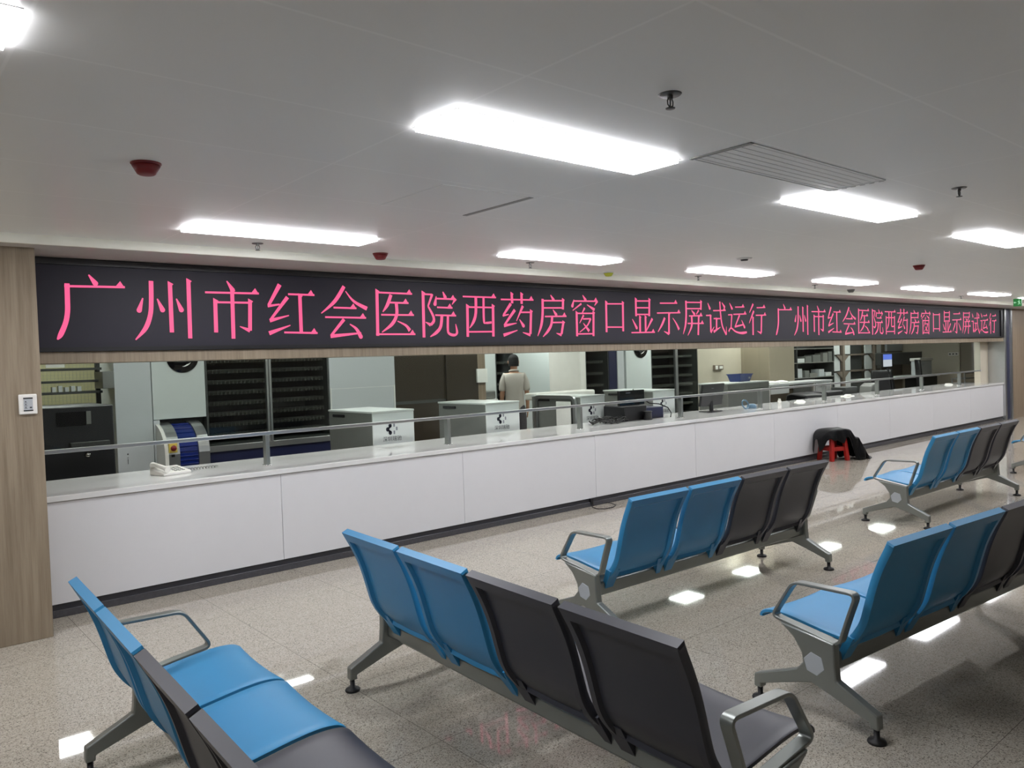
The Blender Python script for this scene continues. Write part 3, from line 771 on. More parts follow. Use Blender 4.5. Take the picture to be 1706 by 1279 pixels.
ZM = 1.98
t = thing('dispensing_machine', 'pale grey dispensing machine with black round emblem and chrome outlet, left', 'machine', (2.7, 2.9, 0), group=None)
wpart(MB().box(1.07, 1.417, YM, 3.3, 0, ZM), 'side_cabinet', M['machine'], t, 0.004)
lk = MB().lathe([(0, 0), (.007, 0), (.007, .006), (0, .006)], (1.165, YM - .005, .80), 10, 'y').lathe([(0, 0), (.004, 0), (.004, .006), (0, .006)], (1.165, YM - .005, .765), 8, 'y').box(1.163, 1.167, YM - .005, YM, .70, .75)
wpart(lk, 'keyhole', M['black'], t)
wpart(MB().box(1.423, 1.96, YM - .004, 3.3, 1.125, ZM), 'emblem_panel', M['machine_green'], t, 0.004)
wpart(MB().box(1.423, 1.485, YM, 3.3, 0, 1.12), 'lower_panel', M['machine'], t, 0.003)
wpart(MB().box(1.485, 1.96, YM + .12, 3.3, 0, 1.12), 'recess_panel', M['dark_in'], t)
logo_disc(1.735, 1.765, .163, t)
# chrome arched outlet with blue roller cover
def arch(x0, x1, r, name, m, z1=1.07, y1=YM + .10, out=.38, zlow=.55, thick=.02):
    """curved hood: rises vertically, then bends back to the machine"""
    pts = [(y1 - out, zlow), (y1 - out, .78)]
    for k in range(9):
        a = math.radians(90 * k / 8)
        pts.append((y1 - out + out * (1 - math.cos(a)), .78 + (z1 + .02 - .78) * math.sin(a)))
    inner = [(y + thick, z - thick * .6) for y, z in pts][::-1]
    inner[0] = (y1, z1 - .01)
    return wpart(MB().prism(pts + inner, 'x', x0, x1), name, m, t)
arch(1.44, 1.475, .3, 'outlet_cheek', M['white_pl'], thick=.30)
arch(1.475, 1.585, .3, 'chrome_hoop', M['steel'])
arch(1.775, 1.885, .3, 'chrome_hoop', M['steel'])
arch(1.587, 1.773, .3, 'blue_roller_cover', M['blue_drum'], z1=1.055, out=.362, zlow=.5)
dr = MB()
for k in range(14):
    if k < 6: cy, cz = YM + .10 - .362 - .002, .54 + k * .042
    else:
        a = math.radians(10 * (k - 6) + 4); cy, cz = YM + .10 - .362 + .362 * (1 - math.cos(a)) - .002, .78 + .295 * math.sin(a)
    dr.tube([(1.588, cy, cz), (1.772, cy, cz)], .007, 6)
wpart(dr, 'roller_slats', M['blue_drum'], t)
wpart(MB().box(1.475, 1.555, YM - .296, YM - .278, .80, .92), 'warning_plate', M['yellow'], t)
wpart(MB().lathe([(0, -.03), (.026, -.028), (.030, -.02), (.02, 0), (0, 0)], (1.515, YM - .296, .845), 16, 'y'), 'stop_button', M['maroon'], t)
wpart(MB().box(1.50, 1.53, YM - .290, YM - .278, .755, .78), 'key_switch', M['black'], t)
glazed_cabinet(t, 1.965, 3.415, [2.66], .80, ZM, shelves=10)
wpart(MB().box(1.965, 3.415, YM - .02, YM + .05, .735, .80), 'light_rail', M['steel'], t, 0.003)
wpart(MB().box(1.965, 3.415, YM, 3.2, 0, .735), 'base_panel', M['navy'], t)
wpart(MB().box(3.42, 4.33, YM - .004, 3.3, 0, ZM), 'end_cabinet', M['machine'], t, 0.004)
wpart(MB().box(3.43, 4.32, YM - .007, YM - .003, 1.345, 1.349).box(3.425, 3.435, YM - .012, YM, .9, 1.36).box(4.305, 4.32, YM - .012, YM, .9, 1.36), 'edge_strip', M['paper'], t)

t = thing('glazed_partition', 'dark brown glazed partition behind the counter, left of the man', 'partition', (5.0, 2.65, 0))
wpart(MB().box(4.335, 5.12, YM + .02, YM + .06, 0, 2.2), 'sliding_panel', M['brown_glass'], t, 0.003)
wpart(MB().box(5.128, 5.66, YM - .01, YM + .03, 0, 2.2), 'sliding_panel', M['brown_glass'], t, 0.003)
wpart(MB().box(5.66, 5.80, YM, YM + .12, 0, 2.2), 'door_post', M['wood_dark'], t, 0.003)
wpart(MB().box(4.335, 5.66, YM + .018, YM + .02, 1.10, 1.14), 'rail_strip', M['dark_in'], t)

YB = 4.4
t = thing('medicine_cabinet', 'tall pale green-white cabinet with glazed shelf bay behind the standing man', 'cabinet', (8.2, YB + .3, 0))
wpart(MB().box(7.02, 7.46, YB, YB + .6, 0, 2.3), 'left_panel', M['machine_green'], t, 0.004)
glazed_cabinet(t, 7.46, 7.86, [], .9, 2.2, YB, .5, 7)
wpart(MB().box(7.46, 7.86, YB, YB + .5, 0, .9), 'base', M['machine_green'], t)
wpart(MB().box(7.86, 9.9, YB, YB + .6, 0, 2.3), 'wide_panel', M['machine_green'], t, 0.004)
t = thing('conveyor_tray', 'long white tray on legs to the right of the standing man', 'tray', (6.9, 2.38, 0))
wpart(MB().box(6.42, 7.62, 2.25, 2.5, 1.045, 1.145), 'trough', M['white_pl'], t, 0.02)
for x in (6.5, 7.5): wpart(MB().box(x - .02, x + .02, 2.36, 2.40, 0, 1.045), 'leg', M['steel'], t)

t = thing('wall_column', 'narrow white column strip right of the standing man', 'column', (7.72, YM + .05, 0))
wpart(MB().box(7.655, 7.775, YM - .02, 3.28, 0, 2.3), 'shaft', M['white_pl'], t, 0.004)
t = thing('dispensing_machine', 'second pale dispensing machine, behind the black desktop terminal', 'machine', (9.2, 2.9, 0))
glazed_cabinet(t, 7.79, 8.32, [], .3, ZM, shelves=9)
wpart(MB().box(8.32, 8.50, YM - .01, 3.2, 0, ZM), 'blue_grey_strip', M['navy'], t)
wpart(MB().box(8.51, 8.665, YM - .02, 3.3, 0, ZM), 'side_cabinet', M['machine'], t, 0.004)
wpart(MB().box(8.665, 8.735, YM + .05, 3.3, 0, ZM), 'gap_panel', M['black'], t)
wpart(MB().box(8.735, 9.37, YM - .004, 3.3, 0, ZM), 'emblem_panel', M['machine_green'], t, 0.004)
logo_disc(9.10, 1.77, .175, t)
glazed_cabinet(t, 9.375, 10.66, [10.03], .3, ZM, shelves=10)

# beige wall piece and column, with a switch box
struct(MB().box(10.67, 12.03, YM, YM + .2, 0, ZC).build('wall_pharmacy_middle', M['beige']))
struct(MB().box(12.03, 12.9, 2.0, YM + .2, 0, ZC).build('wall_pharmacy_column', M['beige_dark']))  # shade of the side turned from the light is painted as darker beige
t = thing('switch_box', 'small wooden framed switch box on the beige wall', 'switch', (11.25, YM, 1.32))
wpart(MB().box(11.12, 11.38, YM - .05, YM, 1.325, 1.415), 'case', M['card'], t, 0.004)
wpart(MB().box(11.13, 11.20, YM - .056, YM - .05, 1.335, 1.405), 'white_switch', M['white_pl'], t)
wpart(MB().box(11.25, 11.35, YM - .056, YM - .05, 1.345, 1.395), 'notice', M['paper'], t)
t = thing('triple_socket', 'white triple socket plate on the beige end wall', 'socket', (20.0, 1.78, 1.4))
wpart(MB().box(19.985, 20.0, 1.64, 1.88, 1.39, 1.47), 'plate', M['white_pl'], t, 0.003)
for k in range(3): wpart(MB().box(19.981, 19.986, 1.665 + k * .075, 1.705 + k * .075, 1.415, 1.445), 'outlet', M['black'], t)

# ------------------------------------------------------------------ white collection boxes at the counter
def text_mesh(s, size):
    c = bpy.data.curves.new('printed_name', 'FONT'); c.body = s; c.size = size; c.align_x = 'CENTER'
    o = bpy.data.objects.new('tmp_text', c); COL.objects.link(o)
    dg = bpy.context.evaluated_depsgraph_get(); me = bpy.data.meshes.new_from_object(o.evaluated_get(dg))
    me.name = 'printed_name'; bpy.data.objects.remove(o); return me
NAME_ME = text_mesh('深圳瑞驰', .056)
def leaf(mb, cx, cz, r, y):
    mb.add([(cx + r * math.cos(2 * math.pi * k / 14), y, cz + r * 1.12 * math.sin(2 * math.pi * k / 14)) for k in range(14)], [tuple(range(14))])
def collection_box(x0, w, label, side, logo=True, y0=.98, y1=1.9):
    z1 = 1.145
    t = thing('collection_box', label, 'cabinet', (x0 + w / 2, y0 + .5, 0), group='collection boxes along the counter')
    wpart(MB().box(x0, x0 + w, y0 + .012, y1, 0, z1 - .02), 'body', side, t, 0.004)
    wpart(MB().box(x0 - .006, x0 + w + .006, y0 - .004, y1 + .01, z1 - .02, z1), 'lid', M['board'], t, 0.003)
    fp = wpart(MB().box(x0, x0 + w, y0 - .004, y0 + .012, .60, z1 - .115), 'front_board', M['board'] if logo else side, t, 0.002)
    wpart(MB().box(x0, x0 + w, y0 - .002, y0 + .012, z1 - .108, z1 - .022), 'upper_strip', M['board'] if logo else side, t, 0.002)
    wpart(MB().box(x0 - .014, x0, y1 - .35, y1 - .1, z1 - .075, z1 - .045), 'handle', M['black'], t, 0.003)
    if logo:
        c, z = x0 + w * .43, .955
        a, b = MB(), MB()
        for dx, dz in ((-.012, .036), (-.042, .0), (-.012, -.036)): leaf(a, c + dx, z + dz, .020, y0 - .0055)
        a.add([(c - .042, y0 - .0055, z + .012), (c - .012, y0 - .0055, z + .045), (c - .004, y0 - .0055, z + .022), (c - .026, y0 - .0055, z)], [(0, 1, 2, 3)])
        a.add([(c - .042, y0 - .0055, z - .012), (c - .012, y0 - .0055, z - .045), (c - .004, y0 - .0055, z - .022), (c - .026, y0 - .0055, z)], [(3, 2, 1, 0)])
        for dx, dz in ((.036, .040), (.066, .002), (.036, -.036)): b.box(c + dx - .009, c + dx + .009, y0 - .0055, y0 - .0045, z + dz - .018, z + dz + .018)
        a.build('logo', M['navy_text'], fp); b.build('logo_dots', M['grey_text'], fp)
        n = bpy.data.objects.new('printed_name', NAME_ME); COL.objects.link(n); n.parent = fp
        if not NAME_ME.materials: NAME_ME.materials.append(M['navy_text'])
        n.location = (c + .01, y0 - .0055, z - .118); n.rotation_euler = (R(90), 0, 0)
    return t
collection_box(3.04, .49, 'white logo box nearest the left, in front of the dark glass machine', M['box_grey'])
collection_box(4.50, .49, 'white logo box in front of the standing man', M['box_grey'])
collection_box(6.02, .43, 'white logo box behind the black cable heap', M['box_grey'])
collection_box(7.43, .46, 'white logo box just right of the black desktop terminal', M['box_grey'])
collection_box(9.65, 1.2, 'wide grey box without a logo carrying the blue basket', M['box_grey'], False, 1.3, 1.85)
t = thing('steel_frame', 'grey rounded frame with a hanging white sheet left of the cable heap', 'frame', (5.78, 1.3, 0))
wpart(MB().bar(rounded([(1.05, 0.0), (1.05, 1.13), (1.78, 1.13), (1.78, 0.0)], .08, closed=False), .04, .04, False, 5.98), 'tube_frame', M['steel'], t)
wpart(MB().box(5.95, 5.957, 1.10, 1.36, .55, 1.075), 'white_sheet', M['paper'], t)

t = thing('basket', 'blue plastic basket on top of the wide grey box', 'basket', (10.42, 1.58, 1.145))
bk = MB()
bo = [(-.14, -.10), (.14, -.10), (.14, .10), (-.14, .10)]; tp_ = [(-.18, -.13), (.18, -.13), (.18, .13), (-.18, .13)]
def ringv(b, z, s=0.0): return [(10.42 + x - math.copysign(s, x), 1.58 + y - math.copysign(s, y), z) for x, y in b]
bk.add(ringv(bo, 1.146) + ringv(tp_, 1.27) + ringv(bo, 1.152, .006) + ringv(tp_, 1.27, .006),
       [(0, 3, 2, 1), (0, 1, 5, 4), (1, 2, 6, 5), (2, 3, 7, 6), (3, 0, 4, 7), (8, 9, 10, 11), (8, 12, 13, 9), (9, 13, 14, 10), (10, 14, 15, 11), (11, 15, 12, 8), (4, 5, 13, 12), (5, 6, 14, 13), (6, 7, 15, 14), (7, 4, 12, 15)])
wpart(bk, 'tub', M['basket'], t)
rim = MB()
for a in ((-.188, .188, -.138, -.126), (-.188, .188, .126, .138), (-.188, -.176, -.138, .138), (.176, .188, -.138, .138)): rim.box(10.42 + a[0], 10.42 + a[1], 1.58 + a[2], 1.58 + a[3], 1.26, 1.272)
wpart(rim, 'rim', M['basket'], t)
wpart(MB().box(10.49, 10.54, 1.455, 1.475, 1.19, 1.22), 'white_mark', M['grey_text'], t)

# ------------------------------------------------------------------ things lying on the counter
t = thing('desk_phone', 'white desk telephone lying on the counter at the left', 'telephone', (.94, .50, .812), R(14))
MB().prism([(-.10, 0), (.10, 0), (.10, .055), (-.10, .022)], 'x', -.115, .115).build('base', M['white_pl'], t, 0.006)
MB().tube([(-.085, -.105, .05), (-.09, -.06, .062), (-.09, .06, .078), (-.085, .105, .072)], [.026, .017, .017, .026], 10).build('handset', M['white_pl'], t)
kp = MB()
for i in range(3):
    for j in range(4):
        x, y = -.005 + i * .032, -.07 + j * .03
        zz = .022 + (y + .10) / .2 * .033
        kp.box(x, x + .02, y, y + .018, zz - .002, zz + .004)
kp.build('keypad', M['box_grey'], t)
pts = [(.12 + .26 * k / 60, .03 + .012 * math.cos(k * 1.2) - .07 * k / 60, .014 + .009 * math.sin(k * 1.2)) for k in range(61)]
MB().tube(pts, .003, 5).build('coiled_cord', M['box_grey'], t)

def monitor(name, label, x, y, z, w, h, rz, tilt, standing=True, base=.0):
    t = thing(name, label, 'monitor', (x, y, z), rz)
    h0 = base
    p = MB().box(-w / 2, w / 2, -.018, .018, 0, h).build('housing', M['black'], t, 0.008)
    p.location = (0, 0, h0); p.rotation_euler = (tilt, 0, 0)
    MB().box(-w / 2 + .015, w / 2 - .015, .017, .020, .02, h - .015).build('screen', M['black_gloss'], p)
    MB().box(-w * .1, w * .0, -.0195, -.018, h * .8, h * .82).build('maker_mark', M['grey_text'], p)
    if standing:
        MB().box(-.035, .035, -.03, .0, .01, h0 + h * .4).build('stand_neck', M['black'], t, 0.005)
        MB().box(-.14, .14, -.11, .10, 0, .014).build('stand_foot', M['black'], t, 0.005)
    return t
monitor('computer_monitor', 'black monitor on a stand seen from behind, right part of the counter', 8.22, .62, .812, .56, .31, R(4), R(10), True, .085)
t = thing('desktop_terminal', 'black payment terminal with tilted display on the counter beside cables', 'terminal', (6.64, .70, .812))
wpart(MB().box(6.36, 6.78, .56, .92, .812, 1.0), 'printer_case', M['black'], t, 0.012)
p = wpart(MB().box(6.38, 6.86, .66, .70, 1.0, 1.19), 'display', M['black_gloss'], t, 0.006)
wpart(MB().box(6.5, 6.58, .655, .66, 1.155, 1.163), 'maker_mark', M['grey_text'], t)
wpart(MB().lathe([(.0, 0), (.055, 0), (.05, .09), (.06, .11), (0, .11)], (6.72, .50, .812), 20), 'scanner_cup', M['black'], t)
tag(MB().box(6.82, 7.16, .60, .88, .812, .955).build('cash_box', M['navy'], bevel=0.006), 'dark indigo box on the counter right of the black terminal', 'box')
cb = MB(); random.seed(3)
for k in range(16):
    cx, cy, r_ = random.uniform(5.75, 6.3), random.uniform(.50, .66), random.uniform(.05, .13)
    a0 = random.uniform(0, 6)
    cb.tube([(cx + r_ * 1.4 * math.cos(a0 + j * .5), cy + r_ * .6 * math.sin(a0 + j * .5), .818 + .035 * abs(math.sin(j * .7 + k)) + .008 * (k % 5)) for j in range(14)], .006, 6)
tag(cb.build('cable_heap', M['rubber']), 'heap of black cables on the counter left of the terminal', 'cables')
tag(MB().tube([(6.80, .80, 1.19), (6.92, .78, 1.08), (7.05, .74, 1.0), (7.20, .70, .98), (7.28, .62, .93), (7.26, .55, .86), (7.18, .50, .82)], .008, 8).build('hanging_cable', M['rubber']),
    'black cable arching over the indigo box on the counter', 'cable')
t = thing('tape_reel', 'pale blue tape roll lying on the counter right of the monitor', 'tape', (8.98, .50, .812))
wpart(MB().tube([(8.90 + .075 * math.cos(a), .50 + .02 * math.sin(a), .875 + .06 * math.sin(a)) for a in [2 * math.pi * k / 20 for k in range(20)]], .011, 8, True), 'roll', M['tape_blue'], t)
wpart(MB().lathe([(0, 0), (.07, 0), (.065, .045), (.04, .06), (0, .06)], (9.06, .50, .812), 18), 'pad', M['tape_blue'], t)
t = thing('pill_bottle', 'tiny white bottle on the counter below the white bench', 'bottle', (9.85, .52, .812))
wpart(MB().lathe([(0, 0), (.028, 0), (.028, .06), (.018, .07), (0, .07)], (9.85, .52, .812), 14), 'body', M['white_pl'], t)
wpart(MB().lathe([(0, .07), (.02, .07), (.02, .092), (0, .092)], (9.85, .52, .812), 14), 'cap', M['white_pl'], t)
for i, (x, y, rz, m, lab) in enumerate(((10.5, .55, .3, 'paper', 'scrap of white paper on the counter right of the tiny bottle'), (12.2, .62, -.2, 'paper', 'crumpled paper on the counter below the grey bag'), (16.6, .62, .2, 'paper', 'white paper pad on the counter at its far right end'))):
    mb = MB().obox((0, 0), rz, .20, .14, 0, .012, .9).obox((.05, .02), rz + .5, .15, .11, .012, .03, .7)
    tag(mb.build('paper_scrap', M[m], loc=(x, y, .8125)), lab, 'paper')

# ------------------------------------------------------------------ far left corner of the pharmacy
t = thing('wire_rack', 'dark shelving rack with wire mesh back in the left corner', 'rack', (.62, 2.9, 0))
for x in (.20, .99): wpart(MB().box(x - .02, x + .02, 2.88, 2.92, 0, 1.95), 'upright', M['dark_in'], t)
for z in (1.44, 1.55, 1.67): wpart(MB().box(.20, .99, 2.72, 2.92, z - .012, z + .012), 'shelf', M['dark_in'], t)
ms = MB()
for k in range(24): ms.box(.22 + k * .0325, .222 + k * .0325, 2.93, 2.932, 1.2, 1.95)
for k in range(24): ms.box(.20, .99, 2.932, 2.934, 1.2 + k * .032, 1.202 + k * .032)
wpart(ms, 'wire_mesh', M['dark_shelf'], t)
wpart(MB().box(.50, .66, 2.70, 2.705, 1.69, 1.76), 'shelf_sign', M['paper'], t)
struct(box('wall_pharmacy_left', M['yellowish'], -1.5, 2.2, 4.7, 4.8, 0, ZC))
tag(MB().box(.955, 1.06, 2.55, 2.879, 1.47, 1.64).build('control_box', M['box_grey'], bevel=0.005, parent=None), 'grey box mounted between the rack and the machine', 'box')
random.seed(11)
for k in range(5):
    x = .55 + k * .055
    tag(MB().box(x, x + .035, 2.74, 2.80, 1.452, 1.452 + (.05, .06, .045, .055, .05)[k]).build('medicine_carton', M['board'], bevel=0.002), '%s small carton from the left on the lower rack shelf' % ORD[k], 'box', 'cartons on the wire rack')
t = thing('work_cabinet', 'black equipment cabinet below the wire rack in the left corner', 'cabinet', (.55, 1.75, 0))
wpart(MB().box(-.3, .80, 1.55, 2.3, 0, 1.345), 'body', M['black'], t, 0.01)
wpart(MB().box(.36, .58, 1.540, 1.552, 1.18, 1.30), 'small_screen', M['black_gloss'], t)
wpart(MB().box(.585, .62, 1.538, 1.552, 1.19, 1.30), 'button_strip', M['box_grey'], t)
wpart(MB().box(.45, .75, 1.50, 1.552, .98, 1.04), 'drawer_lip', M['dark_in'], t, 0.004)
wpart(MB().lathe([(0, 0), (.02, 0), (.02, .03), (0, .03)], (.58, 1.52, .93), 12, 'y'), 'knob', M['chrome'], t)

# ------------------------------------------------------------------ right-hand work area of the pharmacy
t = thing('work_bench', 'white work bench with open legs right of the wide grey box', 'desk', (12.3, 1.8, 0))
wpart(MB().box(11.2, 13.4, 1.5, 2.0, 1.02, 1.06), 'top', M['white_lam'], t, 0.004)
for x in (11.22, 12.75, 13.36): wpart(MB().box(x - .02, x + .02, 1.52, 1.56, 0, 1.02), 'leg', M['white_pl'], t)
wpart(MB().box(11.26, 11.85, 1.51, 1.95, .88, 1.02), 'drawer', M['board'], t, 0.004)
wpart(MB().box(12.8, 13.34, 1.52, 1.98, .2, 1.02), 'side_cabinet', M['board'], t, 0.004)
def carton(x, y, z, w, d_, h, m, label, group, rz=0.0):
    o = MB().box(-w / 2, w / 2, -d_ / 2, d_ / 2, 0, h).build('carton', M[m], loc=(x, y, z), bevel=0.003)
    o.rotation_euler = (0, 0, rz); return tag(o, label, 'box', group)
tag(MB().prism([(-.22, 0), (.22, 0), (.2, .2), (.1, .24), (-.18, .2)], 'x', -.3, .3).build('black_bag', M['bag'], loc=(11.75, 1.15, .66), bevel=0.03), 'black bag below the white work bench', 'bag')
t = thing('side_table', 'low dark table under the black bag and the grey bag', 'table', (12.4, 1.2, 0))
wpart(MB().box(10.9, 14.6, 1.0, 1.45, .62, .66), 'top', M['dark_in'], t)
for x in (11.0, 14.5):
    for y in (1.04, 1.41): wpart(MB().box(x - .02, x + .02, y - .02, y + .02, 0, .62), 'leg', M['dark_in'], t)
for i, (x, s) in enumerate(((11.35, .09), (11.62, .11), (11.95, .10))):
    mb = MB().lathe([(0, 0), (s * 1.3, 0), (s * 1.4, .012), (s, .03), (s * .3, .045), (0, .045)], (0, 0, 0), 9)
    tag(mb.build('paper_heap', M['paper'], loc=(x, 1.72, 1.06)), '%s of three crumpled white papers on the work bench' % ('left', 'middle', 'right')[i], 'paper', 'crumpled papers on the work bench')
# medicine shelving
t = thing('medicine_shelf', 'tall dark medicine shelf behind the white work bench', 'shelf', (14.6, 3.1, 0))
for z in (.7, 1.05, 1.375, 1.68): wpart(MB().box(12.95, 16.1, 2.85, 3.3, z - .02, z), 'shelf_board', M['dark_shelf'], t)
wpart(MB().box(12.95, 16.1, 3.3, 3.33, 0, 2.1), 'back', M['dark_in'], t)
for x in (12.95, 14.5, 16.08): wpart(MB().box(x, x + .03, 2.85, 3.3, 0, 2.1), 'upright', M['dark_in'], t)
random.seed(5)
n = 0
rowname = {.70: 'bottom', 1.05: 'middle', 1.375: 'upper'}
for z in (.70, 1.05, 1.375):
    x = 13.05; k = 0
    while x < 15.95:
        w = random.uniform(.14, .34); h = random.uniform(.08, .22); 
        if 14.40 < x + w and x < 14.56: x = 14.56; continue
        m = random.choice(['board', 'box_grey', 'box_grey', 'machine', 'card', 'dark_shelf', 'dark_shelf'])
        k += 1
        cname = {'paper': 'white', 'board': 'off-white', 'box_grey': 'grey', 'machine': 'pale grey', 'card': 'brown', 'dark_shelf': 'dark grey'}[m]
        carton(x + w / 2, 2.98, z, w, .2, h, m, '%s carton, number %d from the left on the %s medicine shelf' % (cname, k, rowname[z]), 'cartons on the dark medicine shelf')
        x += w + random.uniform(.02, .16)
t = thing('bracket_shelf', 'shelf unit with white end panels and triangular brackets', 'shelf', (17.3, 3.1, 0))
for x in (16.35, 16.85, 17.95, 18.45): wpart(MB().box(x - .17, x + .17, 2.92, 2.95, .6, 2.1), 'white_panel', M['board'], t)
for x in (16.6, 18.2): wpart(MB().box(x - .045, x + .045, 2.86, 2.92, 0, 2.1), 'post', M['card'], t)
for z in (1.12, 1.5):
    wpart(MB().box(16.2, 18.55, 2.92, 3.25, z - .02, z + .02), 'shelf_board', M['card'], t)
    for x in (16.6, 18.2):
        wpart(MB().prism([(x - .30, z), (x + .30, z), (x + .045, z - .16), (x - .045, z - .16)], 'y', 2.88, 2.91), 'bracket', M['card'], t)
wpart(MB().box(17.05, 17.75, 3.0, 3.2, .6, 2.0), 'dark_bay', M['dark_in'], t)
tag(MB().prism([(-.2, 0), (.2, 0), (.16, .22), (.02, .30), (-.15, .24)], 'y', -.12, .12).build('grey_bag', M['box_grey'], loc=(14.3, 1.22, .66), bevel=0.02), 'grey plastic bag in front of the bracket shelf', 'bag')
tag(MB().box(-.22, .22, -.15, .15, 0, .26).build('dark_carton', M['dark_in'], loc=(13.35, 1.25, .66), bevel=0.01), 'dark brown carton left of the grey bag', 'box')
tag(MB().box(-.3, .3, -.18, .18, 0, .22).build('dark_crate', M['black'], loc=(12.6, 1.22, .66), bevel=0.02), 'black crate under the work bench', 'crate')

def office_chair(x, y, rz, zt, label):
    t = thing('office_chair', label, 'chair', (x, y, 0), rz, 'black office chairs')
    MB().prism(rounded([(-.25, .44), (.23, .44), (.25, .50), (-.24, .51)], .04), 'x', -.24, .24).build('seat', M['black'], t, 0.02)
    bp = smooth_path([(-.22, .52), (-.245, .66), (-.26, .82), (-.30, zt)], 4); mb = MB(); nr = len(bp)
    cols = [-1, -.9, -.5, 0, .5, .9, 1]; F = []; Bk = []
    for i, p in enumerate(bp):
        wv = .23 * (1 - .25 * (i / nr) ** 3)
        F.append([(c * wv, p.x + .02 + .03 * (c * c), p.y) for c in cols]); Bk.append([(c * wv, p.x - .025 + .03 * (c * c), p.y) for c in cols])
    grid_slab(mb, F, Bk, nr, len(cols)).build('backrest', M['black'], t)
    for s in (-1, 1):
        MB().tube([(s * .27, -.20, .47), (s * .29, -.18, .66), (s * .29, .10, .67), (s * .27, .14, .47)], .018, 8).build('armrest', M['black'], t)
    MB().lathe([(0, .10), (.03, .10), (.03, .44), (0, .44)], (0, 0, 0), 12).build('gas_column', M['steel'], t)
    b = MB()
    for k in range(5):
        a = 2 * math.pi * k / 5
        b.tube([(0, 0, .12), (.30 * math.cos(a), .30 * math.sin(a), .075)], [.025, .014], 8)
        b.lathe([(0, 0), (.028, 0), (.028, .06), (0, .06)], (.30 * math.cos(a), .30 * math.sin(a), 0), 10)
    b.build('star_base', M['black'], t)
    return t
office_chair(15.65, 1.45, R(150), 1.16, 'black office chair left of the other two, below the lit monitor')
office_chair(16.45, 1.45, R(200), 1.16, 'black office chair in the middle of the three')
office_chair(17.95, 1.50, R(215), 1.34, 'tall black office chair in front of the copier')
t = thing('work_desk', 'long desk behind the office chairs carrying the copier', 'desk', (17.6, 2.1, 0))
wpart(MB().box(15.9, 19.4, 1.85, 2.4, .92, .96), 'top', M['board'], t, 0.004)
wpart(MB().box(15.95, 16.9, 1.9, 2.35, 0, .92), 'drawer_block', M['dark_in'], t)
wpart(MB().box(18.6, 19.35, 1.9, 2.35, 0, .92), 'drawer_block', M['dark_in'], t)
t = thing('copier', 'beige copier on the desk behind the tall office chair', 'copier', (18.55, 2.1, .96))
wpart(MB().box(18.35, 19.05, 1.9, 2.1, .96, 1.30), 'body', M['machine'], t, 0.012)
wpart(MB().box(18.33, 19.07, 1.88, 2.12, 1.30, 1.37), 'lid', M['white_pl'], t, 0.012)
wpart(MB().box(18.45, 18.6, 1.892, 1.90, 1.19, 1.25), 'panel', M['lcd'], t)
t = thing('lit_monitor', 'monitor glowing blue and white left of the dark hanging cabinet', 'monitor', (17.55, 2.3, .96))
wpart(MB().box(17.28, 17.76, 2.28, 2.32, 1.18, 1.50), 'housing', M['black'], t, 0.006)
wpart(MB().box(17.30, 17.74, 2.275, 2.281, 1.36, 1.485), 'screen_upper', M['screen_lit'], t)
wpart(MB().box(17.30, 17.74, 2.275, 2.281, 1.20, 1.36), 'screen_lower', M['screen_white'], t)
wpart(MB().box(17.48, 17.56, 2.29, 2.31, .96, 1.18), 'stand', M['black'], t)
t = thing('hanging_cabinet', 'dark hanging cabinet above the desk at the far right', 'cabinet', (19.0, 2.7, 1.2))
wpart(MB().box(18.1, 19.98, 2.5, 2.83, 1.22, 1.50), 'body', M['dark_in'], t, 0.006)
wpart(MB().box(18.1, 19.98, 2.49, 2.84, 1.50, 1.515), 'top_edge', M['box_grey'], t)
tag(MB().box(19.0, 19.9, 2.94, 3.0, 1.55, 1.95).build('notice_board', M['lcd'], bevel=0.004), 'pale notice board over the dark hanging cabinet', 'board')
struct(box('wall_pharmacy_far', M['beige_dark'], 18.7, 20.0, 3.0, 3.1, 0, ZC))
t = thing('printer_stand', 'thin grey table frame with rounded corner right of the tall chair', 'table', (18.6, 1.0, 0))
wpart(MB().tube([(18.5, .98, 1.0), (19.3, .98, 1.0), (19.35, .98, .95), (19.35, .98, 0)], .018, 8), 'tube_frame', M['box_grey'], t)
wpart(MB().box(18.5, 19.3, .98, 1.25, .86, .88), 'shelf', M['box_grey'], t)
wpart(MB().tube([(18.5, 1.25, 0), (18.5, 1.25, .88)], .018, 8), 'rear_leg', M['box_grey'], t)
wpart(MB().tube([(18.5, .98, 0), (18.5, .98, 1.0)], .018, 8), 'front_leg', M['box_grey'], t)

# ------------------------------------------------------------------ the man behind the counter, seen from behind
def skin_mesh(name, nodes, edges, m, parent, sub=2, root=0):
    """nodes: (x, y, z, rx, ry)"""
    me = bpy.data.meshes.new(name)
    me.from_pydata([n_[:3] for n_ in nodes], edges, [])
    o = bpy.data.objects.new(name, me); COL.objects.link(o); o.parent = parent
    md = o.modifiers.new('skin', 'SKIN'); md.use_smooth_shade = True
    lay = me.skin_vertices[0].data
    for i, n_ in enumerate(nodes): lay[i].radius = (n_[3], n_[4] if len(n_) > 4 else n_[3]); lay[i].use_root = (i == root)
    s_ = o.modifiers.new('sub', 'SUBSURF'); s_.levels = sub; s_.render_levels = sub
    me.materials.append(m)
    return o
man = thing('person', 'person in a pale short-sleeved shirt standing with back to the window', 'person', (7.05, 3.45, 0), R(-38))
nd, ed = [], []
def chain(pts, start=None):
    prev = start
    for p in pts:
        nd.append(p); i = len(nd) - 1
        if prev is not None: ed.append((prev, i))
        prev = i
    return prev
pel = chain([(0, 0, .90, .125, .10)])
sp = chain([(0, .0, 1.05, .125, .095), (0, -.005, 1.20, .125, .095), (0, -.01, 1.34, .13, .095)], pel)
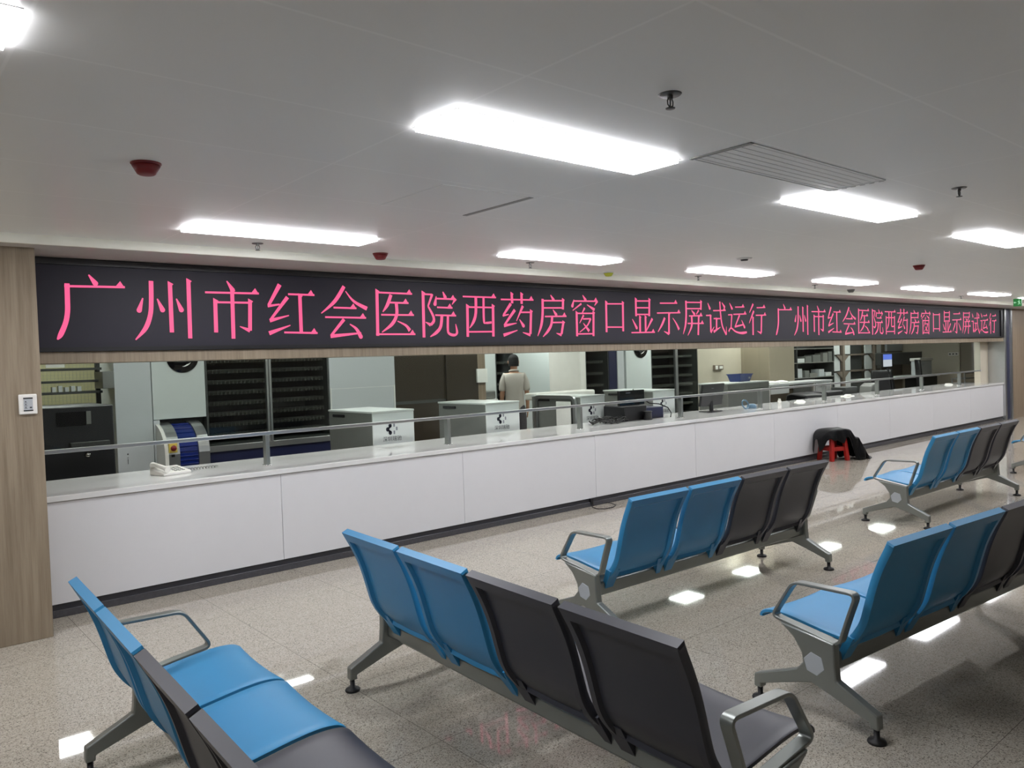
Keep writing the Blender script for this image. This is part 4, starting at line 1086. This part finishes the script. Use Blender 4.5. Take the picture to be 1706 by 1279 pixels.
nk = chain([(0, -.01, 1.425, .075, .07), (0, .005, 1.475, .052, .055)], sp)
hd = chain([(0, .022, 1.54, .066, .080), (0, .022, 1.60, .074, .092), (0, .018, 1.66, .062, .078)], nk)
for s in (-1, 1):
    sh = chain([(s * .140, -.012, 1.375, .058, .058), (s * .178, -.02, 1.25, .047, .05), (s * .193, -.025, 1.12, .040, .042), (s * .202, .01, 1.0, .035, .036), (s * .202, .05, .885, .026, .028), (s * .202, .065, .83, .022, .036)], sp)
    for k, (fy, ln) in enumerate(((.03, .068), (.01, .078), (-.01, .074), (-.028, .058))):
        chain([(s * .202, .075 + fy, .785, .0095, .0095), (s * .199, .082 + fy, .785 - ln * .5, .009, .009), (s * .192, .083 + fy, .785 - ln, .0075, .0075)], sh)
    chain([(s * .19, .108, .82, .011, .011), (s * .18, .130, .79, .0095, .0095), (s * .174, .140, .765, .008, .008)], sh)
    hp = chain([(s * .085, 0, .84, .085, .09), (s * .095, .005, .66, .072, .075), (s * .10, .0, .48, .055, .058), (s * .10, -.015, .28, .045, .048), (s * .10, -.02, .10, .034, .036), (s * .105, .05, .05, .036, .03), (s * .11, .13, .035, .032, .022)], pel)
body = skin_mesh('body', nd, ed, M['skin'], man)
# face details on the far side
fc = MB().lathe([(0, -.012), (.012, 0), (.016, .02), (.006, .045), (0, .05)], (0, .118, 1.575), 10)
fc.build('nose', M['skin'], body)
for s in (-1, 1):
    MB().lathe([(0, -.008), (.007, -.005), (.009, 0), (.007, .005), (0, .008)], (s * .03, .104, 1.605), 12, 'y').build('eye', M['paper'], body)
    MB().lathe([(0, -.032), (.010, -.026), (.014, 0), (.011, .022), (0, .03)], (s * .078, .02, 1.595), 10).build('ear', M['skin'], body)
MB().box(-.022, .022, .098, .108, 1.545, 1.552).build('mouth', M['maroon'], body, 0.003)
hv = []; rows, segs = 9, 24
hm = MB()
for i in range(rows):
    a = math.radians(90 * (1 - i / (rows - 1)) * 1.0)
    for k in range(segs):
        b = 2 * math.pi * k / segs
        front = max(0, math.sin(b))
        low = -.105 * (1 - front) + .03 * front
        zz = 1.635 + (.088 * math.sin(a) if i < rows - 1 else low)
        rr = math.cos(a) if i > 0 else 0.02
        hv.append((.083 * rr * math.cos(b), .014 + .099 * rr * math.sin(b) * (1 if i < rows - 1 else .97), zz))
hm.add(hv, [(i * segs + k, i * segs + (k + 1) % segs, (i + 1) * segs + (k + 1) % segs, (i + 1) * segs + k) for i in range(rows - 1) for k in range(segs)], True)
hm.add(hv[:segs], [tuple(range(segs))])
hm.build('hair', M['hair'], body)
nd, ed = [], []
a = chain([(0, .0, .78, .178, .145), (0, .0, .95, .170, .135), (0, -.005, 1.12, .15, .118), (0, -.012, 1.29, .158, .116), (0, -.014, 1.385, .128, .095), (0, -.008, 1.435, .078, .074)])
for s in (-1, 1):
    chain([(s * .145, -.014, 1.38, .066, .068), (s * .182, -.02, 1.25, .060, .064), (s * .196, -.025, 1.13, .057, .06)], 3)
shirt = skin_mesh('shirt', nd, ed, M['shirt'], man)
MB().tube([(.068 * math.cos(b), -.004 + .066 * math.sin(b), 1.455 - .012 * math.sin(b)) for b in [2 * math.pi * k / 20 for k in range(20)]], .016, 8, True).build('collar', M['shirt'], shirt)
nd, ed = [], []
a = chain([(0, 0, 1.02, .150, .118), (0, 0, .94, .156, .124), (0, 0, .86, .158, .126)])
for s in (-1, 1):
    chain([(s * .092, 0, .78, .098, .104), (s * .10, .004, .62, .086, .09), (s * .104, 0, .46, .072, .075), (s * .106, -.012, .26, .064, .066), (s * .108, -.015, .09, .058, .062)], a)
skin_mesh('trousers', nd, ed, M['trousers'], man)
for s in (-1, 1):
    MB().prism(rounded([(-.07, 0), (.19, 0), (.20, .035), (.10, .075), (-.06, .085)], .02), 'x', s * .108 - .043, s * .108 + .043).build('shoe', M['shoe'], man, 0.012)

# stand with papers left of the man
t = thing('document_stand', 'white stand with papers and a printer left of the standing man', 'stand', (6.35, 3.6, 0))
wpart(MB().box(6.15, 6.75, 3.5, 3.9, 1.0, 1.03), 'top', M['white_pl'], t, 0.003)
for x in (6.2, 6.7): wpart(MB().box(x - .02, x + .02, 3.68, 3.72, 0, 1.0), 'leg', M['steel'], t)
tag(MB().box(-.15, .15, -.12, .12, 0, .14).build('label_printer', M['box_grey'], loc=(6.62, 3.68, 1.03), bevel=0.03), 'grey label printer on the white stand left of the man', 'printer')
tag(MB().box(5.62, 5.80, 2.555, 2.58, 1.33, 1.52).build('notice_sheet', M['paper']), 'white notice fixed to the dark door post left of the man', 'notice')
